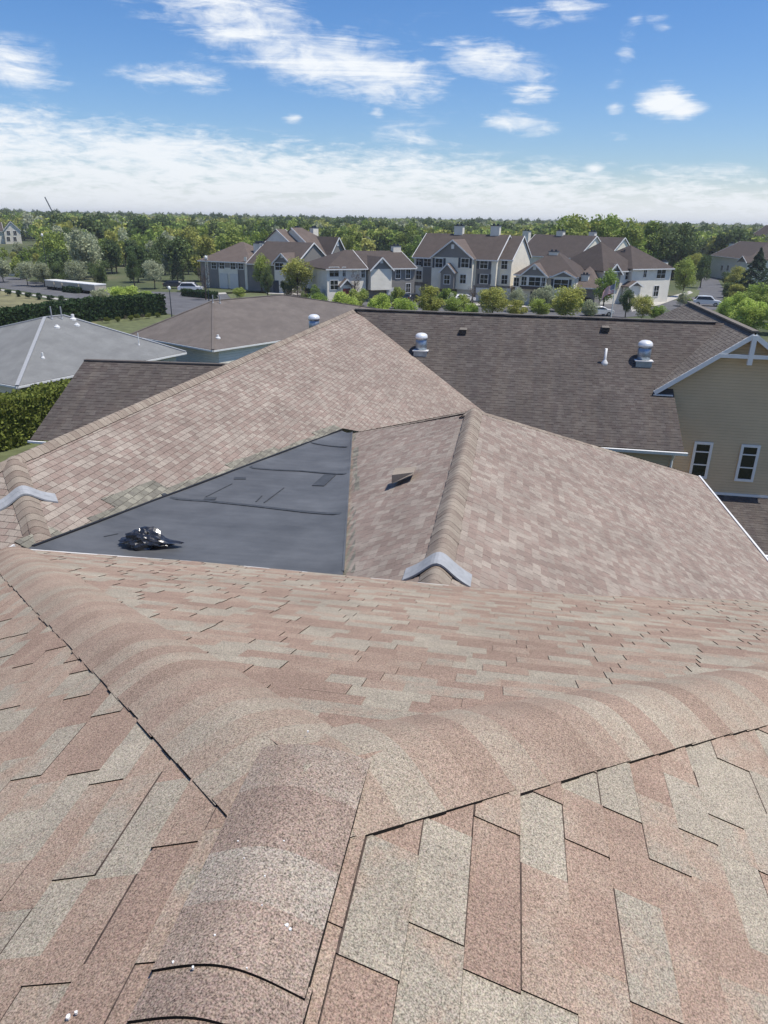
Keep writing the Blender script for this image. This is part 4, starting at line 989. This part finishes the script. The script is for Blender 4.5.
# three-storey block, centre
T1 = Row('townhouse_block', 'three-storey pale and grey townhouse block in the centre with garages below', (414, 297.5), (512, 303.5))
x0, x1, ze1 = T1.section(414, 497, 258, 3.7, 12.5, 0, M_cream, base=M_stone)
T1.section(497.5, 512, 259, 3.5, 12.5, 1.4, M_cream, base=M_stone)
for (a, b_) in ((423, 432), (476, 491)):
    xa = T1.loc(a, 270)[0]; xb = T1.loc(b_, 270)[0]; MB().box(xa, xb, -.05, .02, 2.7, ze1-.1).build('stone_panel', M_gsid, T1.o)
T1.gable(432, 473, 257.5, 240, 1.2, M_cream, M_gsid, vb=289)
T1.gable(441, 454, 271, 263.5, 2.4, M_gsid, M_gsid, vb=288.5, y=0)
for u, v, y, sh in ((419, 261, 0, 0), (419, 275, 0, 0), (427.5, 262, -.05, 1), (439, 263, -1.2, 1), (465, 263, -1.2, 1), (463, 279, -1.2, 0), (484, 264, -.05, 1), (484, 279, -.05, 1), (504.5, 264.5, 1.4, 0), (504.5, 279.5, 1.4, 0), (447, 279.5, -2.4, 0)): T1.win(u, v, 1.5 if sh else 1.2, 1.6, y, bool(sh))
for u in (465, 484): T1.garage(u, 296, 3.0, 2.3, -.06)
T1.garage(503, 297, 2.6, 2.3, 1.34); T1.garage(418, 293, 1.0, 2.1, -.06, M_white, 'door'); T1.garage(447, 295, 1.1, 2.2, -1.3, M_shut, 'door')
T1.chimney(459.5, 226, 233, 1.6, 6.4); T1.chimney(496, 226, 233, 1.6, 6.4)
# three-storey block behind to the right
T3 = Row('townhouse_block', 'three-storey block behind with two cream gable ends facing right', (520, 283), (580, 288))
T3.section(518, 578, 256, 4.2, 13, 0, M_cream); T3.section(580, 607, 258, 4.2, 13, 8, M_cream)
for u in (527, 561): T3.chimney(u, 231, 238, 1.7, 6.6)
T3.chimney(593, 232, 239, 1.5, 14)
# two-storey block, right centre
T2 = Row('townhouse_block', 'two-storey terrace with paired front gables right of the centre', (513, 304), (590, 308.5))
T2.section(516, 577, 275, 3.6, 13, 0, M_pale, ends='hh'); T2.section(568, 596, 287, 2.8, 12, 1, M_gsid, roof=M_roofr, ends='gh')
T2.gable(521, 547, 275.5, 264, .9, M_pale, M_gsid, vb=288); T2.gable(552, 575, 277, 271.5, 1.1, M_pale, M_gsid)
for u, v, w, y in ((524, 281, 1.0, -.9), (535, 281.5, 2.2, -.9), (543, 282, .9, -.9), (561, 284, 2.4, -1.1), (516.5, 282, 1, 0)): T2.win(u, v, w, 1.5, y, u == 561)
T2.garage(534, 300, 1.4, 2.2, 0, M_shut, 'door'); T2.garage(515, 298, 1, 2.1, 0, M_glass, 'glass_door'); T2.garage(586, 302, 1.4, 1.6, 1, M_glass, 'glass_door')
T2.chimney(554, 252, 259, 1.5, 5.5); T2.chimney(585.5, 275, 284, 1.2, 3)
MB().box(*(T2.loc(521, 288)[0], T2.loc(547, 288)[0]), -1.0, 0, 2.6, 3.1).build('porch_roof', M_roof, T2.o)
# two-storey block, right with red door
T4 = Row('townhouse_block', 'two-storey pale terrace with a red front door beside the flagpole', (604, 305), (674, 302))
T4.section(604, 640, 270, 4.2, 12, .8, M_pale, ends='hh'); T4.section(633, 672, 268, 3.4, 12, 0, M_pale, ends='hh')
T4.gable(608, 621, 273, 264, .2, M_gsid, M_gsid, vb=289, y=.8)
for u, v, w, y in ((645, 273, .9, 0), (661, 274, 2.2, 0), (628, 275, 1.4, .8), (614, 278, 1.2, .6)): T4.win(u, v, w, 1.6, y)
T4.win(656, 291, 1.3, 1.9, 0); T4.garage(635, 295, 1.5, 2.4, .0, M_door, 'front_door')
T4.gable(629, 641, 286, 281.5, .8, M_pale, M_gsid)
T4.chimney(626, 252, 259, 1.3, 6); T4.chimney(634, 249, 256, 1.0, 8); T4.chimney(664, 262, 270, 1.2, 8); T4.chimney(611, 267, 277, 1.1, 3)
# two-storey terrace, left of centre, low
L3 = Row('townhouse_block', 'low two-storey terrace left of the centre block with an arched door', (328, 303), (416, 300))
L3.section(327, 366, 268.5, 2.5, 12, 0, M_pale, ends='hg'); L3.section(366, 415, 268, 2.4, 12, .6, M_gsid, ends='gg')
L3.gable(371, 392, 269, 257.5, .9, M_pale, M_gsid, vb=290, roof=M_roof)
for u, v, w, y in ((334, 272, 1.8, 0), (344, 272, .7, 0), (381, 273.5, 1.8, -.3), (398, 274, 1, .6), (408, 274, 1, .6), (408, 288, 1, .6), (334, 285, 1.5, 0), (363, 273, .8, 0)): L3.win(u, v, w, 1.6, y)
L3.gable(341, 352, 285, 279, .8, M_pale, M_gsid); L3.garage(346.5, 295, 1.3, 2.3, -.8, M_door, 'front_door'); L3.garage(390, 296, 1.4, 2.2, 0, M_gar, 'door')
L3.chimney(396, 246, 253, 1.5, 6.5); L3.chimney(352, 257, 262, 1.3, 5)
# three-storey block, left, with its pale side gable in view
L2 = Row('townhouse_block', 'three-storey block with a big pale side gable and dark front gable', (318, 289.5), (348, 287))
L2.section(318, 350, 254, 4.6, 14, 0, M_pale, roof=M_roofr, ends='gh')
L2.sec(-2.0, 0.0, L2.loc(318, 254)[1]-.2, 4.4, 14, 2.0, M_pale, M_roofr, 'gg')
L2.gable(330, 346, 254.5, 237.5, 1.2, M_cream, M_gsid, roof=M_roof)
for u, v, y in ((337, 259, -1.2), (337, 275, -1.2), (323, 262, 0), (323, 276, 0), (343, 260, -1.2)): L2.win(u, v, 1.5, 1.6, y)
for z_ in (4.5, 7.4): L2.sidewin(-.04, 2.0, z_, 1.3, 1.6, -1)
L2.chimney(297, 228, 236, 1.5, 9.5); L2.chimney(314, 228, 236, 1.5, 7)
# two-storey terrace at the left
L1 = Row('townhouse_block', 'two-storey terrace at the left end with two white garage doors', (200, 287), (292, 293))
L1.section(200, 250, 261, 3.2, 12, 0, M_gsid, roof=M_roofr, ends='hh'); L1.section(248, 295, 264, 3.6, 13, -.5, M_gsid, roof=M_roof, ends='gg')
L1.gable(274, 290, 262.5, 253.5, .9, M_pale, M_gsid, roof=M_roofr, y=-.5)
for (a, b_) in ((206, 209), (219, 238), (245, 247.5)): xa = L1.loc(a, 275)[0]; xb = L1.loc(b_, 275)[0]; MB().box(xa, xb, -.05, .02, .1, 3.9 if b_-a > 9 else 6.0).build('cream_panel', M_cream, L1.o)
for u, v in ((222, 265.5), (233, 266), (214, 265.5), (241, 266)): L1.win(u, v, 1.3, 1.3, -.05 if u < 245 else -.5)
L1.win(279.5, 266.5, 2.0, 1.4, -1.4)
for u in (224, 234.5): L1.garage(u, 280, 1.9, 2.8, -.1)
L1.garage(276, 280, 1.2, 2.2, -1.4, M_shut, 'door')
for u, vt, vb in ((222.5, 251.5, 257), (244, 252, 258.5), (257.5, 243.5, 248), (261, 243, 248)): L1.chimney(u, vt, vb, 1.3, 5)
# far right houses
R1 = Row('townhouse_block', 'brown roofed terrace beyond the road on the right', (712, 277), (748, 284))
R1.section(712, 748, 257, 3.6, 14, 0, M_pale, roof=M_roof, ends='gh'); R1.gable(738, 748, 262, 256, .6, M_pale, M_gsid, roof=M_roof); R1.chimney(732, 243.5, 250, 1.7, 7)
for u in (722, 728): R1.win(u, 268, 1.5, 1.5, 0)
R2 = Row('townhouse_block', 'brown roofed terrace at the right edge with a cream gable', (742, 270), (790, 276))
R2.section(742, 800, 243, 5.0, 14, 2, M_cream, roof=M_roof); R2.chimney(755, 245, 250, 1.7, 3); R2.chimney(765, 237, 243, 1.4, 6)
R3 = Row('townhouse_block', 'low brown roofed terrace half hidden by trees on the right', (706, 268), (742, 270))
R3.section(700, 742, 253, 3.0, 13, 0, M_pale, roof=M_roofr, ends='hh'); R3.chimney(708, 250, 256, 2, 4); R3.chimney(716, 250, 255, 2, 4); R3.chimney(725, 250, 254, 2, 4)
# lone house far left
X1 = Row('farmhouse', 'lone pale gabled house among trees at the far left edge', (-12, 245.5), (4, 245.5), 'house', gz=-12.2)
X1.section(-14, 3, 231, 3.4, 9, 0, M_pale, ends='gg')
X1.gable(3.5, 20, 230, 221.5, 1.5, M_pale, M_pale, roof=M_roof)
for u, v in ((8.5, 233), (15, 233), (8.5, 239), (15, 239)): X1.win(u, v, 1.4, 1.8, -1.5)
# white shed
SH = Row('shed', 'small white flat shed left of the tree row', (15, 276), (33, 275), 'shed'); SH.sec(0, SH.L, 1.8, .3, 4, 0, M_pale, M_roof, 'gg')

# ================================================================== VEHICLES AND SMALL THINGS
def carpaint(name, c):
    m, t, b = material(name); b.inputs['Base Color'].default_value = (*c, 1); b.inputs['Roughness'].default_value = .25; b.inputs['Coat Weight'].default_value = .6
    b.inputs['Metallic'].default_value = .1; return m
M_tyre = plain('tyre', (.015, .015, .015), .9); M_rim = plain('rim', (.45, .45, .46), .35, .8); M_lamp = plain('lamp', (.6, .6, .58), .2); M_tail = plain('tail_lamp', (.35, .02, .02), .3)
def car(label, u, v, rz, paint, suv=True):
    x, y = gp(u, v); c = empty('parked_car', (x, y, GZ+.04), label, 'car', 'cars parked by the houses', rz)
    H = 1.68 if suv else 1.42
    prof = [(-2.25, .35), (-2.28, .85), (-2.1, 1.02), (-1.9, 1.08), (-1.55, H-.06), (-1.2, H), (.35, H), (.75, H-.08), (1.25, 1.06), (2.1, .92), (2.28, .7), (2.25, .35)]
    m_ = MB(); rows = []
    for yy, ins, zz in ((-.9, 0, 0), (-.86, 1, 0), (.86, 1, 0), (.9, 0, 0)): pass
    n = len(prof); vs = []
    for yy, k_ in ((-.92, .0), (-.74, 1), (.74, 1), (.92, 0)):
        for (a, z_) in prof:
            z2 = z_ if k_ else min(z_, 1.02); vs.append((a*(1 if k_ else .985), yy, z2))
    fs = [(j*n+i, j*n+(i+1) % n, (j+1)*n+(i+1) % n, (j+1)*n+i) for j in range(3) for i in range(n)]+[tuple(range(n))[::-1], tuple(range(3*n, 4*n))]
    b_ = m_.add(vs, fs).build('body', paint, c, False)
    bv = b_.modifiers.new('bevel', 'BEVEL'); bv.width = .05; bv.segments = 2; bv.limit_method = 'ANGLE'
    g_ = MB()
    for sg in (-1, 1):
        q = [(-1.8, sg*.915, 1.06), (-1.48, sg*.80, H-.12), (.4, sg*.80, H-.1), (1.1, sg*.915, 1.06)]; g_.prism(q, (0, sg*.02, .0))
    g_.prism([(1.28, -.68, 1.09), (1.28, .68, 1.09), (.80, .66, H-.1), (.80, -.66, H-.1)], (.02, 0, .03)); g_.prism([(-1.98, -.68, 1.1), (-1.98, .68, 1.1), (-1.62, .66, H-.12), (-1.62, -.66, H-.12)], (-.02, 0, .03))
    g_.build('windows', M_glass, c)
    for xx in (-1.4, 1.4):
        for sg in (-1, 1):
            w_ = MB(); w_.tube([(xx, sg*.72, .33), (xx, sg*.94, .33)], .33, 16); wo = w_.build('wheel', M_tyre, c)
            MB().tube([(xx, sg*.93, .33), (xx, sg*.955, .33)], .2, 12).build('rim', M_rim, wo)
    for sg in (-1, 1):
        MB().box(2.2, 2.30, sg*.68-.16, sg*.68+.16, .66, .8).build('headlight', M_lamp, c); MB().box(-2.31, -2.2, sg*.72-.1, sg*.72+.1, .7, .95).build('taillight', M_tail, c)
WHITE = carpaint('white_paint', (.75, .75, .75)); SIL = carpaint('silver_paint', (.35, .38, .42)); DK = carpaint('dark_paint', (.03, .035, .045)); BLU = carpaint('light_blue_paint', (.30, .42, .50))
car('white car parked in front of the dark conifer on the left', 191, 292, R(15), WHITE); car('dark car parked behind the white one on the left', 176, 288.5, R(15), DK, False)
car('pale blue car parked before the terrace with the red door', 652, 300, R(-35), BLU, False); car('white car parked beside the right thicket', 706, 306, R(-10), WHITE)
car('white car in front of the garage doors of the three-storey block', 462, 303, R(40), WHITE, False); 
car('dark car in the shade left of the centre block', 411, 302, R(70), DK, False)
car('dark teal car parked before the low left terrace', 322, 297, R(20), carpaint('teal_paint', (.03, .08, .09)), False); car('silver car in the middle left car park', 318, 303, R(90), SIL, False)
car('white car left of the flagpole', 597, 316, R(20), WHITE, False)
for i, (u0_c, u1_c) in enumerate(((46, 54.5), (55.5, 62.5), (63.5, 79), (80, 95.5))):
    v0 = 285.8+(u0_c-46)*.11; a = Vector(gp(u0_c, v0+3.5)); b_ = Vector(gp(u1_c, v0+3.5+(u1_c-u0_c)*.11)); d_ = (b_-a); L = d_.length
    tr_ = empty('box_trailer', (a.x, a.y, GZ+.04), ['short white-roofed box trailer at the left end of the row', 'short white-roofed box trailer second from the left', 'long white-roofed box trailer behind the low hedge', 'long white-roofed box trailer at the right end of the row'][i], 'trailer', 'white trailers beside the road', math.atan2(d_.y, d_.x))
    MB().box(0, L, 0, 2.3, .5, 1.5).build('body', M_fascia, tr_); MB().box(-.05, L+.05, -.05, 2.35, 1.5, 1.65).build('roof', M_white, tr_)
    wt = MB()
    for xx in (L*.25, L*.75): wt.tube([(xx, .0, .3), (xx, 2.3, .3)], .3, 10)
    wt.build('wheels', M_tyre, tr_)
# flagpole and flag
fx, fy = gp(610.5, 321); dep = float(np.dot(fwd, (fx, fy, GZ))); 
fp = empty('flagpole', (fx, fy, GZ), 'white flagpole standing above the dark ridge', 'flagpole')
hp = 5.3
MB().lathe((0, 0, 0), [(.09, 0), (.06, hp*.5), (.04, hp)], 10).build('pole', M_white, fp); MB().lathe((0, 0, hp), [(.02, 0), (.09, .06), (.09, .12), (.02, .17)], 10).build('ball', M_metal, fp)
M_flag, t, b = material('flag_cloth'); uvn = t.new('ShaderNodeUVMap'); sx = t.new('ShaderNodeSeparateXYZ'); t.l.new(uvn.outputs[0], sx.inputs[0])
st = t.math('GREATER_THAN', t.math('FRACT', t.math('MULTIPLY', sx.outputs[1], 6.5)), .5)
c = t.mix(st, (.50, .06, .08), (.75, .72, .70)); can = t.math('MULTIPLY', t.math('LESS_THAN', sx.outputs[0], .4), t.math('GREATER_THAN', sx.outputs[1], .46))
vor = t.new('ShaderNodeTexVoronoi'); t.put(vor, 'Vector', t.mapping(uvn.outputs[0], sc=(1.6, 1, 1))); vor.inputs['Scale'].default_value = 17; vor.inputs['Randomness'].default_value = 0
star = t.mix(t.math('LESS_THAN', vor.outputs['Distance'], .25), (.03, .04, .14), (.75, .75, .75))
t.l.new(t.mix(can, c, star), b.inputs['Base Color']); b.inputs['Roughness'].default_value = .8
NX_, NY_ = 24, 12; vs = []; uvs = []
for j in range(NY_+1):
    for i in range(NX_+1):
        a = i/NX_; c_ = j/NY_; vs.append((-a*1.55, .14*math.sin(a*9+c_)*a, hp-.25-1.25*(1-c_)*(1-.1*a)-a*a*1.15-.08*math.sin(a*7))); uvs.append((a, c_))
me = bpy.data.meshes.new('flag'); fs = [(j*(NX_+1)+i, j*(NX_+1)+i+1, (j+1)*(NX_+1)+i+1, (j+1)*(NX_+1)+i) for j in range(NY_) for i in range(NX_)]
me.from_pydata(vs, [], fs); ul = me.uv_layers.new(name='UVMap')
for lp in me.loops: ul.data[lp.index].uv = uvs[lp.vertex_index]
fl = linkmesh('flag', me, M_flag, None, True); fl.location = (fx-.05, fy, GZ); fl.rotation_euler = (0, 0, R(8)); setp(fl, 'striped flag with a blue corner drooping from the white flagpole', 'flag')
# lamp post, mast
def lamp(u, v, h, lab):
    x, y = gp(u, v); l_ = empty('street_lamp', (x, y, GZ), lab, 'street lamp'); MB().lathe((0, 0, 0), [(.12, 0), (.07, .4), (.05, h)], 8).build('pole', M_shut, l_)
    MB().lathe((0, 0, h), [(.1, 0), (.22, .15), (.18, .45), (.05, .55)], 10).build('lamp_head', M_white, l_, True)
lamp(172, 318, 3.6, 'dark lamp post with a white globe beside the brown hip roof'); lamp(209, 301, 6.5, 'tall grey lamp post in front of the left garages'); lamp(50, 287, 9, 'tall dark lamp post rising out of the tree row at the left')
x, y = 340*math.sin(R(-36.5)), 340*math.cos(R(-36.5)); az_ = math.atan((48-384)/FPX*.926)-AZ; x, y = 500*math.sin(az_), 500*math.cos(az_)
ms = MB(); zc_ = -th(x, y); ms.tube([(2.5, 0, 0), (2.0, 0, zc_-2), (-3.5, 0, zc_+10.5)], .34, 5); mo = ms.build('crane_boom', M_shut); mo.location = (x, y, th(x, y)); setp(mo, 'thin dark crane boom poking above the left treeline', 'crane')

# ================================================================== SKY
w = bpy.data.worlds.new('World'); scn.world = w; w.use_nodes = True; t = NT(w.node_tree); bgn = w.node_tree.nodes['Background']
sky = t.new('ShaderNodeTexSky', sky_type='NISHITA'); sky.sun_disc = False; sky.sun_elevation = math.asin(SD.z); sky.sun_rotation = math.atan2(SD.x, SD.y)
sky.air_density = 1.0; sky.dust_density = .6; sky.ozone_density = 2.0; sky.altitude = 50
d = t.new('ShaderNodeTexCoord').outputs['Generated']; sx = t.new('ShaderNodeSeparateXYZ'); t.l.new(d, sx.inputs[0])
azn = t.math('ARCTAN2', sx.outputs[0], sx.outputs[1]); eln = t.math('ARCSINE', sx.outputs[2])
cv = t.new('ShaderNodeCombineXYZ'); t.l.new(azn, cv.inputs[0]); t.l.new(eln, cv.inputs[1]); ae = cv.outputs[0]
def angl(u, v):
    r_ = ray(u, v); r_ = r_/np.linalg.norm(r_); return math.atan2(r_[0], r_[1]), math.asin(r_[2])
# wispy noise, stretched along the streaks
wp = t.noise(t.mapping(ae, rot=(0, 0, R(16)), sc=(4.2, 40, 1)), 1.0, 8, .68, 1.1)
wp2 = t.noise(t.mapping(ae, rot=(0, 0, R(10)), sc=(26, 62, 1)), 1.0, 5, .6, .6)
wisp = t.math('ADD', t.math('MULTIPLY', wp, .62), t.math('MULTIPLY', wp2, .38))
blobs = [  # endpoints px, half width px, weight
 (120, -20, 330, 42, 30, .95), (240, 32, 470, 100, 24, 1.0), (130, -10, 470, 112, 22, 1.0), (300, 45, 400, 88, 18, 1.0), (180, 10, 300, 45, 18, .95), (470, 118, 565, 127, 9, .95), (395, 98, 440, 104, 10, .5), (-40, 62, 70, 70, 18, .95), (80, 66, 250, 84, 11, .8),
 (420, 45, 560, 75, 15, .8), (500, 92, 560, 96, 8, .75), (490, 15, 565, 20, 7, .8), (530, 2, 610, 8, 9, .75), (370, 112, 385, 113, 5, .7), (640, 8, 610, 95, 9, .42), (650, 10, 668, 40, 8, .35),
 (640, 99, 690, 104, 12, 1.35), (655, 108, 712, 112, 7, 1.2), (582, 168, 606, 169, 5, 1.3), (610, 106, 622, 112, 6, .55), (645, 170, 790, 176, 8, .6), (605, 138, 632, 140, 5, .5), (280, 118, 305, 119, 4, .6),
 (360, 133, 480, 140, 10, .55), (320, 20, 520, 140, 60, .15)]
acc = None
for (a0, b0, a1, b1, hw_, wt_) in blobs:
    A_ = angl(a0, b0); B_ = angl(a1, b1); L_ = math.hypot(B_[0]-A_[0], B_[1]-A_[1]); ang = math.atan2(B_[1]-A_[1], B_[0]-A_[0])
    v = t.mapping(ae, ((A_[0]+B_[0])/2, (A_[1]+B_[1])/2, 0), (0, 0, ang), (L_/2+hw_/FPX, hw_/FPX*1.5, 1), 'TEXTURE')
    ln = t.new('ShaderNodeVectorMath', operation='LENGTH'); t.l.new(v, ln.inputs[0]); m_ = t.maprange(ln.outputs['Value'], 1.0, 0.0, 0, wt_, True)
    acc = m_ if acc is None else t.math('MAXIMUM', acc, m_)
nz = t.math('MULTIPLY', t.math('SUBTRACT', wisp, .5), 4.6)
streaks = t.maprange(t.math('ADD', t.math('MULTIPLY', acc, 1.25), nz), .12, 1.5, 0, .97, True)
streaks = t.math('MULTIPLY', streaks, t.maprange(acc, 0, .2, 0, 1, True))
# rippled bank low in the sky: upper edge falls to the right
rip = t.noise(t.mapping(ae, rot=(0, 0, R(7)), sc=(9, 48, 1)), 1.0, 6, .68, .5)
rip2 = t.noise(t.mapping(ae, rot=(0, 0, R(20)), sc=(45, 150, 1)), 1.0, 3, .6, .3)
E0 = angl(0, 98); E1 = angl(768, 172); sl_ = (E1[1]-E0[1])/(E1[0]-E0[0])
edge = t.math('SUBTRACT', t.math('SUBTRACT', eln, t.math('MULTIPLY', azn, sl_)), E0[1]-sl_*E0[0])
bm_ = t.maprange(edge, .01, -.045, 0, 1, True)
nb_ = t.math('ADD', t.math('MULTIPLY', t.math('SUBTRACT', rip, .5), 2.6), t.math('MULTIPLY', t.math('SUBTRACT', rip2, .5), 1.5))
bank = t.math('MULTIPLY', t.maprange(t.math('ADD', t.math('MULTIPLY', bm_, .95), nb_), -.05, 1.15, 0, .92, True), t.maprange(bm_, 0, .15, 0, 1, True))
low = t.maprange(eln, .07, .005, 0, .88, True)
cl = t.math('MAXIMUM', t.math('MAXIMUM', streaks, bank), low, clamp=True)
hs = t.new('ShaderNodeHueSaturation'); t.l.new(sky.outputs[0], hs.inputs['Color']); hs.inputs['Saturation'].default_value = 1.3; hs.inputs['Value'].default_value = .95
skc = t.mix(1.0, hs.outputs[0], (.92, 1.0, 1.2), 'MULTIPLY')
t.l.new(t.mix(cl, skc, (8.2, 8.5, 8.8)), bgn.inputs['Color']); bgn.inputs['Strength'].default_value = .095

# ------------------------------------------------------------------ air
hz = MB().box(-4400, 4400, -4400, 4400, GZ-4, 26).build('haze', [])
mh = bpy.data.materials.new('haze_air'); mh.use_nodes = True; nt = mh.node_tree; nt.nodes.remove(nt.nodes['Principled BSDF'])
pv_ = nt.nodes.new('ShaderNodeVolumePrincipled'); pv_.inputs['Color'].default_value = (.86, .90, .95, 1); pv_.inputs['Density'].default_value = .00026; pv_.inputs['Anisotropy'].default_value = .2
nt.links.new(pv_.outputs[0], nt.nodes['Material Output'].inputs['Volume']); hz.data.materials.append(mh); setp(hz, kind='stuff')
